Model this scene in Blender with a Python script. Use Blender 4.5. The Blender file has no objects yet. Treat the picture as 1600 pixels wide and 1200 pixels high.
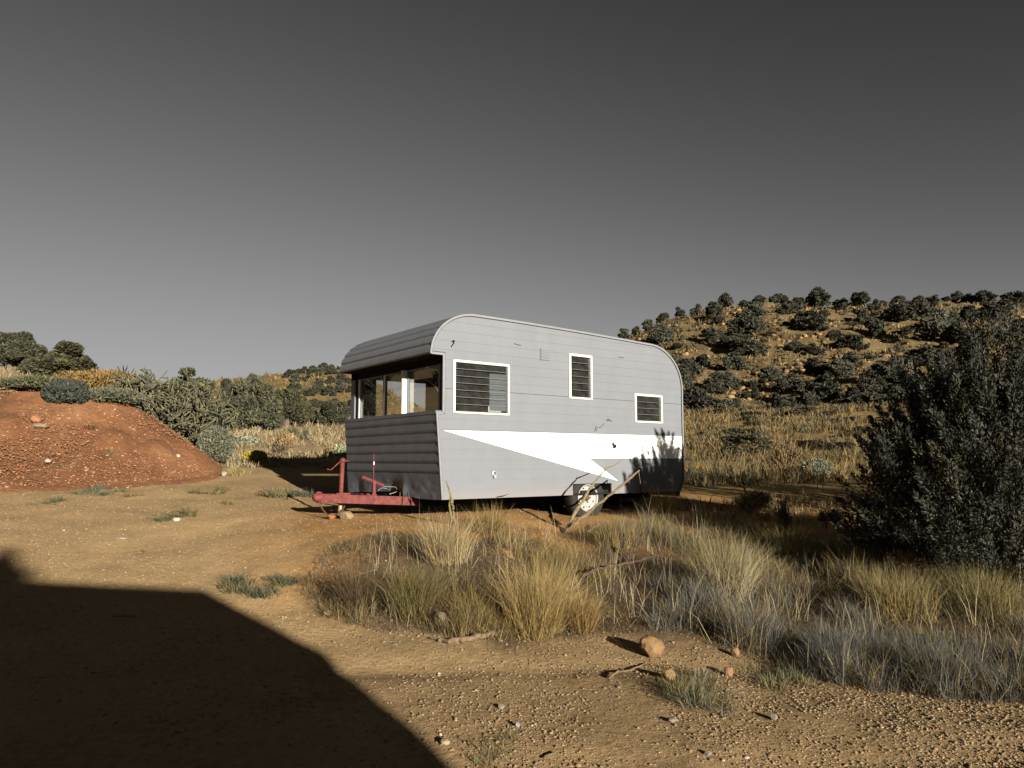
import bpy, bmesh, math, random
import numpy as np
from mathutils import Vector, Matrix

# ------------------------------------------------------------------ camera, sky, sun
scene = bpy.context.scene
COL = scene.collection
EYE = 1.5
FPX = 1176.0                      # focal length for a 1600 px wide picture
PITCH = math.radians(5.84)
cam_d = bpy.data.cameras.new('camera')
cam_d.sensor_width = 36.0
cam_d.lens = 36.0 * FPX / 1600.0
cam_d.clip_start = 0.05
cam_d.clip_end = 5000.0
cam = bpy.data.objects.new('camera', cam_d)
COL.objects.link(cam)
cam.location = (0, 0, EYE)
cam.rotation_euler = (math.radians(90) + PITCH, 0, 0)
scene.camera = cam

SUN_EL = math.radians(12.0)
SUN_AZ = math.radians(149.5)      # clockwise from +Y: behind the camera, to the right
world = bpy.data.worlds.new("World")
scene.world = world
world.use_nodes = True
wn = world.node_tree
for n in list(wn.nodes):
    wn.nodes.remove(n)
sky = wn.nodes.new('ShaderNodeTexSky')
sky.sky_type = 'NISHITA'
sky.sun_disc = False
sky.sun_elevation = SUN_EL
sky.sun_rotation = SUN_AZ
sky.altitude = 1500
sky.air_density = 1.0
sky.dust_density = 0.6
bw = wn.nodes.new('ShaderNodeRGBToBW')
pw = wn.nodes.new('ShaderNodeMath'); pw.operation = 'POWER'; pw.inputs[1].default_value = 2.2
ml = wn.nodes.new('ShaderNodeMath'); ml.operation = 'MULTIPLY'; ml.inputs[1].default_value = 0.0764
bg = wn.nodes.new('ShaderNodeBackground'); bg.inputs['Strength'].default_value = 0.1
wo = wn.nodes.new('ShaderNodeOutputWorld')
wn.links.new(sky.outputs[0], bw.inputs[0])
wn.links.new(bw.outputs[0], pw.inputs[0])
wn.links.new(pw.outputs[0], ml.inputs[0])
cq = wn.nodes.new('ShaderNodeMath'); cq.operation = 'MULTIPLY_ADD'; cq.inputs[1].default_value = 0.048; cq.inputs[2].default_value = 1.0
dv = wn.nodes.new('ShaderNodeMath'); dv.operation = 'DIVIDE'
wn.links.new(pw.outputs[0], cq.inputs[0]); wn.links.new(ml.outputs[0], dv.inputs[0]); wn.links.new(cq.outputs[0], dv.inputs[1])
wn.links.new(dv.outputs[0], bg.inputs['Color'])
wn.links.new(bg.outputs[0], wo.inputs['Surface'])

sun_d = bpy.data.lights.new('sun', 'SUN')
sun_d.energy = 5.0
sun_d.angle = math.radians(0.55)
sun_d.color = (1.0, 0.93, 0.80)
sun = bpy.data.objects.new('sun', sun_d)
COL.objects.link(sun)
sdir = Vector((math.sin(SUN_AZ) * math.cos(SUN_EL), math.cos(SUN_AZ) * math.cos(SUN_EL), math.sin(SUN_EL)))
sun.rotation_euler = sdir.to_track_quat('Z', 'Y').to_euler()

scene.render.engine = 'CYCLES'
scene.view_settings.view_transform = 'Standard'
scene.view_settings.look = 'None'
scene.view_settings.exposure = 1.7
scene.view_settings.gamma = 1.0
scene.view_settings.use_curve_mapping = False

rng = np.random.default_rng(7)
ALB = 0.51      # overall scale of the diffuse base colours listed below
random.seed(7)

# ------------------------------------------------------------------ helpers
def ray(x, y):
    cx, cy, cz = (x - 800) / FPX, 1.0, -(y - 600) / FPX
    return np.array([cx, cy * math.cos(PITCH) - cz * math.sin(PITCH), cy * math.sin(PITCH) + cz * math.cos(PITCH)])

def tag(o, label=None, cat=None, group=None, kind=None):
    if label: o['label'] = label
    if cat: o['category'] = cat
    if group: o['group'] = group
    if kind: o['kind'] = kind
    return o

def link(name, me, mat=None, parent=None, loc=None):
    o = bpy.data.objects.new(name, me)
    COL.objects.link(o)
    if mat is not None and me is not None and len(me.materials) == 0:
        for m in (mat if isinstance(mat, (list, tuple)) else [mat]):
            me.materials.append(m)
    if parent: o.parent = parent
    if loc is not None: o.location = loc
    return o

def empty(name, loc=(0, 0, 0), rz=0.0):
    o = bpy.data.objects.new(name, None)
    COL.objects.link(o)
    o.location = loc
    o.rotation_euler = (0, 0, rz)
    o.empty_display_size = 0.2
    return o

def mesh_np(name, verts, faces, nper, colors=None, smooth=False, matidx=None):
    """fast mesh: verts (N,3), faces flat index array, nper = array of loops per face (or int)"""
    me = bpy.data.meshes.new(name)
    verts = np.asarray(verts, dtype=np.float32)
    faces = np.asarray(faces, dtype=np.int32).ravel()
    if np.isscalar(nper):
        nf = len(faces) // nper
        starts = np.arange(nf, dtype=np.int32) * nper
        tot = np.full(nf, nper, dtype=np.int32)
    else:
        tot = np.asarray(nper, dtype=np.int32); nf = len(tot)
        starts = np.concatenate([[0], np.cumsum(tot)[:-1]]).astype(np.int32)
    me.vertices.add(len(verts)); me.vertices.foreach_set('co', verts.ravel())
    me.loops.add(len(faces)); me.loops.foreach_set('vertex_index', faces)
    me.polygons.add(nf); me.polygons.foreach_set('loop_start', starts)
    try: me.polygons.foreach_set('loop_total', tot)
    except Exception: pass
    if matidx is not None: me.polygons.foreach_set('material_index', np.asarray(matidx, dtype=np.int32))
    me.update(calc_edges=True)
    if smooth:
        me.polygons.foreach_set('use_smooth', np.ones(nf, dtype=bool))
    if colors is not None:
        a = me.color_attributes.new('tint', 'FLOAT_COLOR', 'POINT')
        c = np.ones((len(verts), 4), dtype=np.float32); c[:, :3] = np.asarray(colors) * ALB
        a.data.foreach_set('color', c.ravel())
    return me

def islands(mb):
    key = {}; par = []
    def find(a):
        while par[a] != a: par[a] = par[par[a]]; a = par[a]
        return a
    ids = []
    for v in mb.v:
        k = tuple(round(float(c), 4) for c in v)
        if k not in key: key[k] = len(par); par.append(len(par))
        ids.append(key[k])
    for f in mb.f:
        a = find(ids[f[0]])
        for i in f[1:]: par[find(ids[i])] = a
    groups = {}
    for f in mb.f: groups.setdefault(find(ids[f[0]]), []).append(f)
    out = []
    for fs in groups.values():
        m = MB(); used = sorted({i for f in fs for i in f}); mp = {i: j for j, i in enumerate(used)}
        m.v = [mb.v[i] for i in used]; m.f = [[mp[i] for i in f] for f in fs]; m.m = [0] * len(fs)
        out.append(m)
    return out
def build_split(mb, name, mat, parent, **kw):
    return [m.build(name, mat, parent, **kw) for m in islands(mb)]
class MB:
    """collects boxes, tubes, polygons into one mesh"""
    def __init__(s): s.v = []; s.f = []; s.m = []; s.mi = 0
    def add(s, vs, fs):
        o = len(s.v); s.v += [tuple(v) for v in vs]
        for f in fs: s.f.append([i + o for i in f]); s.m.append(s.mi)
    def box(s, x0, x1, y0, y1, z0, z1, M=None):
        vs = [(x, y, z) for z in (z0, z1) for y in (y0, y1) for x in (x0, x1)]
        if M is not None: vs = [tuple(M @ Vector(v)) for v in vs]
        s.add(vs, [(0, 2, 3, 1), (4, 5, 7, 6), (0, 1, 5, 4), (2, 6, 7, 3), (0, 4, 6, 2), (1, 3, 7, 5)])
    def quad(s, a, b, c, d): s.add([a, b, c, d], [(0, 1, 2, 3)])
    def tube(s, pts, rad, n=8, caps=True):
        pts = [Vector(p) for p in pts]
        if np.isscalar(rad): rad = [rad] * len(pts)
        vs = []; fs = []
        up = Vector((0, 0, 1))
        for i, p in enumerate(pts):
            d = (pts[min(i + 1, len(pts) - 1)] - pts[max(i - 1, 0)]).normalized()
            a = d.cross(up)
            if a.length < 1e-3: a = d.cross(Vector((1, 0, 0)))
            a.normalize(); b = d.cross(a).normalized()
            for k in range(n):
                t = 2 * math.pi * k / n
                vs.append(p + (a * math.cos(t) + b * math.sin(t)) * rad[i])
        for i in range(len(pts) - 1):
            for k in range(n):
                k2 = (k + 1) % n
                fs.append((i * n + k, i * n + k2, (i + 1) * n + k2, (i + 1) * n + k))
        if caps:
            fs.append(tuple(range(n))[::-1]); fs.append(tuple((len(pts) - 1) * n + k for k in range(n)))
        s.add(vs, fs)
    def lathe(s, prof, c, n=32):
        """prof: list of (y, r), axis along local Y through c"""
        vs = []; fs = []
        for y, r in prof:
            for k in range(n):
                t = 2 * math.pi * k / n
                vs.append((c[0] + r * math.cos(t), c[1] + y, c[2] + r * math.sin(t)))
        for i in range(len(prof) - 1):
            for k in range(n):
                k2 = (k + 1) % n
                fs.append((i * n + k, (i + 1) * n + k, (i + 1) * n + k2, i * n + k2))
        s.add(vs, fs)
    def build(s, name, mat, parent=None, smooth=False, bevel=0, loc=None):
        me = bpy.data.meshes.new(name)
        me.from_pydata(s.v, [], s.f)
        if any(s.m): me.polygons.foreach_set('material_index', s.m)
        if bevel:
            bm = bmesh.new(); bm.from_mesh(me)
            bmesh.ops.recalc_face_normals(bm, faces=bm.faces)
            es = [e for e in bm.edges if len(e.link_faces) == 2 and e.calc_face_angle(0) > 0.5]
            bmesh.ops.bevel(bm, geom=es, offset=bevel, segments=2, profile=0.7, affect='EDGES')
            bm.to_mesh(me); bm.free()
        if smooth:
            me.polygons.foreach_set('use_smooth', [True] * len(me.polygons))
        me.update()
        return link(name, me, mat, parent, loc)

# value noise fbm in numpy
_perm = rng.random((256, 256)).astype(np.float32)
def vnoise(x, y):
    xi = np.floor(x).astype(int); yi = np.floor(y).astype(int)
    fx = x - xi; fy = y - yi
    fx = fx * fx * (3 - 2 * fx); fy = fy * fy * (3 - 2 * fy)
    a = _perm[xi & 255, yi & 255]; b = _perm[(xi + 1) & 255, yi & 255]
    c = _perm[xi & 255, (yi + 1) & 255]; d = _perm[(xi + 1) & 255, (yi + 1) & 255]
    return (a * (1 - fx) + b * fx) * (1 - fy) + (c * (1 - fx) + d * fx) * fy - 0.5
def fbm(x, y, s, o=4):
    t = 0; a = 1.0
    for k in range(o):
        t = t + a * vnoise(x / s + 17.3 * k, y / s - 9.1 * k); s = s * 0.5; a *= 0.5
    return t

# ------------------------------------------------------------------ materials
def mat_new(name):
    m = bpy.data.materials.new(name); m.use_nodes = True
    nt = m.node_tree
    b = nt.nodes['Principled BSDF']
    return m, nt, b

def N(nt, t, **kw):
    n = nt.nodes.new(t)
    for k, v in kw.items(): setattr(n, k, v)
    return n

def noise_node(nt, scale, detail=4, rough=0.55, coord=None):
    n = N(nt, 'ShaderNodeTexNoise')
    n.inputs['Scale'].default_value = scale; n.inputs['Detail'].default_value = detail
    n.inputs['Roughness'].default_value = rough
    if coord: nt.links.new(coord, n.inputs['Vector'])
    return n

def ramp(nt, fac, stops):
    r = N(nt, 'ShaderNodeValToRGB')
    while len(r.color_ramp.elements) < len(stops): r.color_ramp.elements.new(0.5)
    for e, (p, c) in zip(r.color_ramp.elements, stops):
        e.position = p; e.color = (c, c, c, 1) if np.isscalar(c) else (*c, 1)
    nt.links.new(fac, r.inputs[0])
    return r

def mixc(nt, fac, a, b, mode='MIX'):
    m = N(nt, 'ShaderNodeMix', data_type='RGBA', blend_type=mode)
    for inp, v in ((m.inputs[0], fac), (m.inputs[6], a), (m.inputs[7], b)):
        if hasattr(v, 'is_linked') or isinstance(v, bpy.types.NodeSocket): nt.links.new(v, inp)
        elif np.isscalar(v): inp.default_value = v
        else: inp.default_value = (*v, 1)
    return m.outputs[2]

def simple(name, col, rough=0.6, metal=0.0, var=0.12, scale=12.0, bump=0.0, spec=0.28):
    m, nt, b = mat_new(name)
    col = tuple(c * ALB for c in col)
    tc = N(nt, 'ShaderNodeTexCoord')
    n = noise_node(nt, scale, 5, 0.6, tc.outputs['Object'])
    lo = tuple(c * (1 - var) for c in col); hi = tuple(min(1, c * (1 + var)) for c in col)
    r = ramp(nt, n.outputs[0], [(0.3, lo), (0.7, hi)])
    nt.links.new(r.outputs[0], b.inputs['Base Color'])
    b.inputs['Roughness'].default_value = rough
    b.inputs['Metallic'].default_value = metal
    b.inputs['Specular IOR Level'].default_value = spec
    if bump:
        bp = N(nt, 'ShaderNodeBump'); bp.inputs['Strength'].default_value = bump
        bp.inputs['Distance'].default_value = 0.01
        nt.links.new(n.outputs[0], bp.inputs['Height']); nt.links.new(bp.outputs[0], b.inputs['Normal'])
    return m

def tinted(name, rough=0.9, translucent=0.0, spec=0.2, nscale=None, namt=0.25):
    """colour comes from the per-piece 'tint' attribute (the piece's own colour)"""
    m, nt, b = mat_new(name)
    at = N(nt, 'ShaderNodeAttribute', attribute_name='tint')
    col = at.outputs['Color']
    if nscale:
        tc = N(nt, 'ShaderNodeTexCoord')
        n = noise_node(nt, nscale, 4, 0.6, tc.outputs['Object'])
        r = ramp(nt, n.outputs[0], [(0.25, 1 - namt), (0.75, 1 + namt)])
        col = mixc(nt, 1.0, col, r.outputs[0], 'MULTIPLY')
    nt.links.new(col, b.inputs['Base Color'])
    b.inputs['Roughness'].default_value = rough
    b.inputs['Specular IOR Level'].default_value = spec
    if translucent:
        tr = N(nt, 'ShaderNodeBsdfTranslucent'); mx = N(nt, 'ShaderNodeMixShader')
        mx.inputs[0].default_value = translucent
        nt.links.new(col, tr.inputs[0]); nt.links.new(b.outputs[0], mx.inputs[1]); nt.links.new(tr.outputs[0], mx.inputs[2])
        nt.links.new(mx.outputs[0], nt.nodes['Material Output'].inputs[0])
    return m

# ------------------------------------------------------------------ terrain
def zy(r, x, y):
    """height of a ground point seen along picture column x at horizontal range r, y px down"""
    d = ray(x, y); h = math.hypot(d[0], d[1])
    return EYE + d[2] / h * r
NEAR_L = [(0.2, .27), (3, .27), (4, .28), (5, .31), (6, .41), (7, .54), (8, .67), (10, .90), (12.5, 1.12)]
NEAR_C = [(0.2, .27), (3, .27), (4, .28), (5, .31), (6, .43), (7, .64), (7.9, .86), (8.6, .88), (9.6, .84), (11, .90), (12.5, .98)]
NEAR_M = [(0.2, .27), (3, .26), (4, .27), (5, .30), (6, .41), (7, .56), (8, .72), (9, .79), (9.6, .80), (10.6, .88), (12, .96), (13, 1.03)]
NEAR_R = [(0.2, .27), (3, .23), (4, .24), (5, .26), (6, .33), (7, .43), (8, .54), (9.5, .70), (11, .85), (13, 1.03)]
COLS = {
 -2600: NEAR_L + [(16, 1.6), (30, 4.5), (60, 12), (100, 19), (180, 24), (700, 24)],
 -1300: NEAR_L + [(16, 1.5), (30, 4.2), (60, 9), (100, 15), (180, 18), (700, 18)],
 -500: NEAR_L + [(16, 1.5), (22, ('y', 640)), (30, ('y', 600)), (40, ('y', 590)), (62, ('y', 600)), (120, ('y', 630)), (700, ('y', 640))],
 0: NEAR_L + [(16, 1.5), (22, ('y', 640)), (30, ('y', 594)), (38, ('y', 577)), (50, ('y', 582)), (62, ('y', 600)), (120, ('y', 630)), (700, ('y', 640))],
 120: NEAR_L + [(16, 1.5), (22, ('y', 655)), (30, ('y', 615)), (38, ('y', 598)), (50, ('y', 600)), (62, ('y', 610)), (120, ('y', 630)), (700, ('y', 640))],
 220: NEAR_L + [(16, 1.38), (22, ('y', 692)), (32, ('y', 655)), (45, ('y', 640)), (62, ('y', 640)), (120, ('y', 630)), (280, ('y', 612)), (700, ('y', 630))],
 350: NEAR_L[:-1] + [(12.5, 1.10), (14, 1.30), (20, ('y', 706)), (30, ('y', 684)), (45, ('y', 664)), (62, ('y', 655)), (90, ('y', 648)), (200, ('y', 605)), (290, ('y', 594)), (700, ('y', 600))],
 450: [(a, b * 1.0) for a, b in NEAR_C[:5]] + [(7, .60), (8, .78), (9, .84), (12.5, 1.06), (14, 1.28), (18, ('y', 713)), (28, ('y', 690)), (45, ('y', 662)), (62, ('y', 654)), (90, ('y', 648)), (200, ('y', 604)), (280, ('y', 582)), (700, ('y', 590))],
 540: NEAR_C + [(15, 1.33), (18, ('y', 713)), (28, ('y', 694)), (45, ('y', 665)), (62, ('y', 654)), (90, ('y', 648)), (200, ('y', 604)), (285, ('y', 572)), (700, ('y', 590))],
 690: NEAR_C + [(15, 1.25), (18, ('y', 722)), (28, ('y', 700)), (45, ('y', 665)), (62, ('y', 650)), (90, ('y', 650)), (200, ('y', 655)), (285, ('y', 655)), (700, ('y', 590))],
 780: NEAR_C + [(15, 1.2), (18, ('y', 728)), (28, ('y', 704)), (50, ('y', 668)), (62, ('y', 668)), (90, ('y', 668)), (285, ('y', 668)), (700, ('y', 590))],
 880: NEAR_M + [(15, 1.15), (18, ('y', 730)), (28, ('y', 700)), (50, ('y', 650)), (62, ('y', 650)), (90, ('y', 640)), (140, ('y', 600)), (200, ('y', 600)), (700, ('y', 600))],
 960: NEAR_M + [(15, 1.2), (18, ('y', 734)), (25, ('y', 706)), (50, ('y', 646)), (62, ('y', 648)), (75, ('y', 645)), (100, ('y', 600)), (140, ('y', 536)), (160, ('y', 532)), (700, ('y', 560))],
 1070: NEAR_M + [(15, 1.2), (18, ('y', 734)), (25, ('y', 706)), (36, ('y', 675)), (50, ('y', 646)), (62, ('y', 654)), (75, ('y', 648)), (95, ('y', 602)), (130, ('y', 530)), (152, ('y', 495)), (175, ('y', 492)), (700, ('y', 520))],
 1200: NEAR_R + [(15, 1.17), (18, ('y', 735)), (25, ('y', 706)), (36, ('y', 674)), (50, ('y', 643)), (62, ('y', 652)), (75, ('y', 648)), (95, ('y', 604)), (130, ('y', 525)), (155, ('y', 478)), (175, ('y', 476)), (700, ('y', 510))],
 1350: NEAR_R + [(15, 1.17), (18, ('y', 735)), (25, ('y', 704)), (36, ('y', 670)), (50, ('y', 638)), (62, ('y', 648)), (75, ('y', 646)), (95, ('y', 604)), (130, ('y', 530)), (155, ('y', 478)), (175, ('y', 476)), (700, ('y', 510))],
 1480: NEAR_R + [(15, 1.17), (18, ('y', 735)), (25, ('y', 702)), (36, ('y', 666)), (50, ('y', 636)), (62, ('y', 646)), (75, ('y', 644)), (95, ('y', 606)), (130, ('y', 530)), (155, ('y', 474)), (175, ('y', 470)), (700, ('y', 510))],
 1650: NEAR_R + [(15, 1.17), (18, ('y', 735)), (25, ('y', 702)), (36, ('y', 666)), (50, ('y', 636)), (62, ('y', 646)), (75, ('y', 644)), (95, ('y', 606)), (130, ('y', 530)), (155, ('y', 470)), (175, ('y', 463)), (700, ('y', 510))],
 2300: NEAR_R + [(15, 1.1), (30, 2.0), (60, 4), (95, 8), (155, 20), (175, 22), (700, 60)],
}
BACK = [(0.2, .27), (3, .24), (6, .1), (20, -.4), (60, -1.5), (200, -4), (700, -10)]
NR = 520
RR = np.exp(np.linspace(math.log(0.3), math.log(900), NR + 170))
RR = np.unique(np.concatenate([[.004], np.exp(np.linspace(math.log(0.3), math.log(2.4), 30)), np.exp(np.linspace(math.log(2.4), math.log(60), 285)), np.exp(np.linspace(math.log(60), math.log(900), 120))]))
def col_profile(x, nodes):
    rs = [a for a, b in nodes]; zs = [(zy(a, x, b[1]) if isinstance(b, tuple) else b) for a, b in nodes]
    if isinstance(nodes[-1][1], tuple): zs[-1] = zs[-2] * .96
    z = np.interp(np.log(RR), np.log(rs), zs)
    lr = np.linspace(math.log(RR[0]), math.log(RR[-1]), 700); z = np.interp(lr, np.log(rs), zs)
    k = np.exp(-0.5 * (np.arange(-9, 10) / 4.0) ** 2); k /= k.sum()
    zp = np.pad(z, 9, mode='edge')
    return np.interp(np.log(RR), lr, np.convolve(zp, k, mode='valid'))
cx = sorted(COLS)
caz = [math.atan((x - 800) / FPX) for x in cx]
cz = [col_profile(x, COLS[x]) for x in cx]
bk = col_profile(0, BACK)
caz = [-math.pi, math.radians(-100)] + caz + [math.radians(100), math.pi]
cz = [bk, bk] + cz + [bk, bk]
caz = np.array(caz); cz = np.array(cz)
AZ = np.concatenate([np.radians(np.arange(-180, -40, 4.0)), np.radians(np.arange(-40, 40.01, 0.15)), np.radians(np.arange(44, 180.1, 4.0))])
# smooth interpolation across columns (cubic ease)
idx = np.clip(np.searchsorted(caz, AZ) - 1, 0, len(caz) - 2)
t = (AZ - caz[idx]) / (caz[idx + 1] - caz[idx])
# catmull-rom limited blend
def cr(i): return cz[np.clip(i, 0, len(caz) - 1)]
ts = t * t * (3 - 2 * t); tt = (0.5 * t + 0.5 * ts)[:, None]
ZG = cr(idx) * (1 - tt) + cr(idx + 1) * tt
GX = np.sin(AZ)[:, None] * RR[None, :]; GY = np.cos(AZ)[:, None] * RR[None, :]
amp_big = np.interp(RR, [0, 5, 12, 25, 50, 70, 100, 200, 900], [.01, .03, .05, .10, .16, .25, .6, .8, .8])[None, :]
amp_size = 1.0
ZG = ZG + fbm(GX + 300, GY + 300, 14.0, 3) * amp_big * np.clip(RR / 60, .25, 1)[None, :] * 2.0 + fbm(GX + 50, GY + 80, 2.2, 4) * amp_big * .5
fine = np.interp(RR, [0, 3, 8, 14, 30, 900], [.010, .012, .02, .02, .05, .3])[None, :]
ZG = ZG + fbm(GX, GY, 0.35, 4) * fine
# craggy rock bands on the right hill
hillm = np.clip((RR - 90) / 30, 0, 1)[None, :] * np.clip((AZ - 0.05) / .1, 0, 1)[:, None]
ZG = ZG + (np.abs(fbm(GX + 9, GY * 1.6, 7.0, 5)) - .3) * 1.8 * hillm
# shallow wheel ruts across the foreground track
rut = np.exp(-((GY - 4.55 - 0.06 * GX) / .16) ** 2) + np.exp(-((GY - 3.2 - 0.06 * GX) / .18) ** 2)
ZG = ZG - rut * .025 * (RR < 9)[None, :]
LR = np.log(RR)
def Zt(x, y):
    az = math.atan2(x, y); r = math.hypot(x, y)
    i = int(np.clip(np.searchsorted(AZ, az) - 1, 0, len(AZ) - 2)); j = int(np.clip(np.searchsorted(RR, r) - 1, 0, len(RR) - 2))
    u = min(max((az - AZ[i]) / (AZ[i + 1] - AZ[i]), 0), 1); v = min(max((r - RR[j]) / (RR[j + 1] - RR[j]), 0), 1)
    return float((ZG[i, j] * (1 - u) + ZG[i + 1, j] * u) * (1 - v) + (ZG[i, j + 1] * (1 - u) + ZG[i + 1, j + 1] * u) * v)
def Ztv(x, y):
    az = np.arctan2(x, y); r = np.hypot(x, y)
    i = np.clip(np.searchsorted(AZ, az) - 1, 0, len(AZ) - 2); j = np.clip(np.searchsorted(RR, r) - 1, 0, len(RR) - 2)
    u = np.clip((az - AZ[i]) / (AZ[i + 1] - AZ[i]), 0, 1); v = np.clip((r - RR[j]) / (RR[j + 1] - RR[j]), 0, 1)
    return (ZG[i, j] * (1 - u) + ZG[i + 1, j] * u) * (1 - v) + (ZG[i, j + 1] * (1 - u) + ZG[i + 1, j + 1] * u) * v

# the red dirt mound: an extra height over the ground
def mound_h(X, Y):
    az = np.arctan2(X, Y); r = np.hypot(X, Y)
    px = 800 + FPX * np.tan(np.clip(az, -1.3, 1.3))
    r0 = np.interp(px, [-900, 0, 200, 360, 500], [11.6, 11.8, 12.2, 13.2, 13.5])        # toe
    rc = np.interp(px, [-900, 0, 200, 360], [15.0, 15.2, 15.2, 14.6])      # crest
    r1 = np.interp(px, [-900, 0, 200, 360], [20.5, 19.5, 18.5, 16.4])
    yc = np.interp(px, [-900, -100, 0, 60, 110, 180, 240, 300, 350, 372], [640, 612, 609, 606, 611, 624, 652, 693, 733, 752])
    dz = -(yc - 600) / FPX
    s = (math.sin(PITCH) + dz * math.cos(PITCH)) / np.sqrt(((px - 800) / FPX) ** 2 + (math.cos(PITCH) - dz * math.sin(PITCH)) ** 2)
    zc = EYE + s * rc
    g0 = Ztv(X, Y)
    a = np.clip((r - r0) / (rc - r0), 0, 1); b = np.clip((r1 - r) / (r1 - rc), 0, 1)
    w = np.where(r < rc, a ** 1.15, b * b * (3 - 2 * b))
    w = np.clip(w, 0, 1)
    gc = Ztv(np.sin(az) * rc, np.cos(az) * rc)
    return np.clip(zc - gc, 0, None) * w
def Zs(x, y):
    return Zt(x, y) + float(mound_h(np.array([x]), np.array([y]))[0])
def hit(x, y, rmin=2.5, surf=True):
    """the point of the ground met by the line of sight through picture point x, y"""
    d = ray(x, y); h = math.hypot(d[0], d[1]); d = d / h
    rs = np.exp(np.arange(math.log(rmin), math.log(600), 0.004))
    X = d[0] * rs; Y = d[1] * rs; Z = EYE + d[2] * rs
    G = Ztv(X, Y) + (mound_h(X, Y) if surf else 0)
    k = np.argmax(Z <= G)
    if not (Z <= G).any(): k = int(np.argmin(np.where(rs > 60, Z - G, 1e9)))
    return np.array([X[k], Y[k], G[k]]), rs[k]

# ground colours (the soil's own colour)
PXG = 800 + FPX * np.tan(np.clip(AZ, -1.3, 1.3))[:, None] + 0 * GX
SAND = np.array([.51, .345, .17]); ORANGE = np.array([.48, .26, .09]); GRAVEL = np.array([.32, .208, .105])
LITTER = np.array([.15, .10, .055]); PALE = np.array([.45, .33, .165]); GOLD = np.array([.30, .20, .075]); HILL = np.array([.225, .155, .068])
def smooth01(a, b, x): t = np.clip((x - a) / (b - a), 0, 1); return t * t * (3 - 2 * t)
nz = fbm(GX, GY, 1.7, 4); nz2 = fbm(GX + 90, GY, .5, 3)
Rg = RR[None, :] + 0 * GX
col = SAND[None, None, :] + 0 * GX[..., None]
def blend(c, m): 
    global col
    m = np.clip(m, 0, 1)[..., None]; col = col * (1 - m) + c * m
blend(ORANGE, smooth01(380, 620, PXG + nz * 200) * smooth01(5.2, 7.0, Rg + nz))
blend(GRAVEL, smooth01(560, 900, PXG + nz * 260) * (1 - smooth01(4.3, 5.0, Rg + nz)))
blend(GRAVEL * .78, smooth01(820, 1150, PXG + nz * 260) * (1 - smooth01(4.6, 5.4, Rg + nz)))
blend(SAND * .9, .6 * smooth01(500, 800, PXG) * (1 - smooth01(4.8, 5.8, Rg)))
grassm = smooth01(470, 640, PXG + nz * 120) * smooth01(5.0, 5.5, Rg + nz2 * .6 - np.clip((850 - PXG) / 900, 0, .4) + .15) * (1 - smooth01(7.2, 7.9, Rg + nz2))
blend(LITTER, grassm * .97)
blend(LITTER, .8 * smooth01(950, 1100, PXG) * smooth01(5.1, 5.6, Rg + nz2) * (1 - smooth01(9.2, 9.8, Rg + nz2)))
blend(GOLD, smooth01(880, 1000, PXG) * smooth01(11.5, 13, Rg + nz))
blend(PALE, (1 - smooth01(760, 860, PXG)) * smooth01(13.2, 14.5, Rg + nz))
blend(GOLD * .9, (1 - smooth01(760, 860, PXG)) * smooth01(60, 75, Rg))
blend(HILL, smooth01(860, 960, PXG) * smooth01(66, 80, Rg))
col = col * (1 + .25 * nz[..., None])

na, nr = len(AZ), len(RR)
vid = np.arange(na * nr).reshape(na, nr)
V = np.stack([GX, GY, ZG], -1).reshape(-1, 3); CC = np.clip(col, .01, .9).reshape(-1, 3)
quads = np.stack([vid[:-1, :-1], vid[1:, :-1], vid[1:, 1:], vid[:-1, 1:]], -1)[:, :, ::-1]
jr = int(np.searchsorted(RR, 62))
def part_terrain(name, j0, j1, mat, close=False):
    q = quads[:, j0:j1].reshape(-1, 4)
    used, inv = np.unique(q, return_inverse=True)
    vs = V[used]; cs = CC[used]; q = inv.reshape(-1, 4)
    me = mesh_np(name, vs, q, 4, cs, smooth=True)
    return link(name, me, mat)

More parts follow.
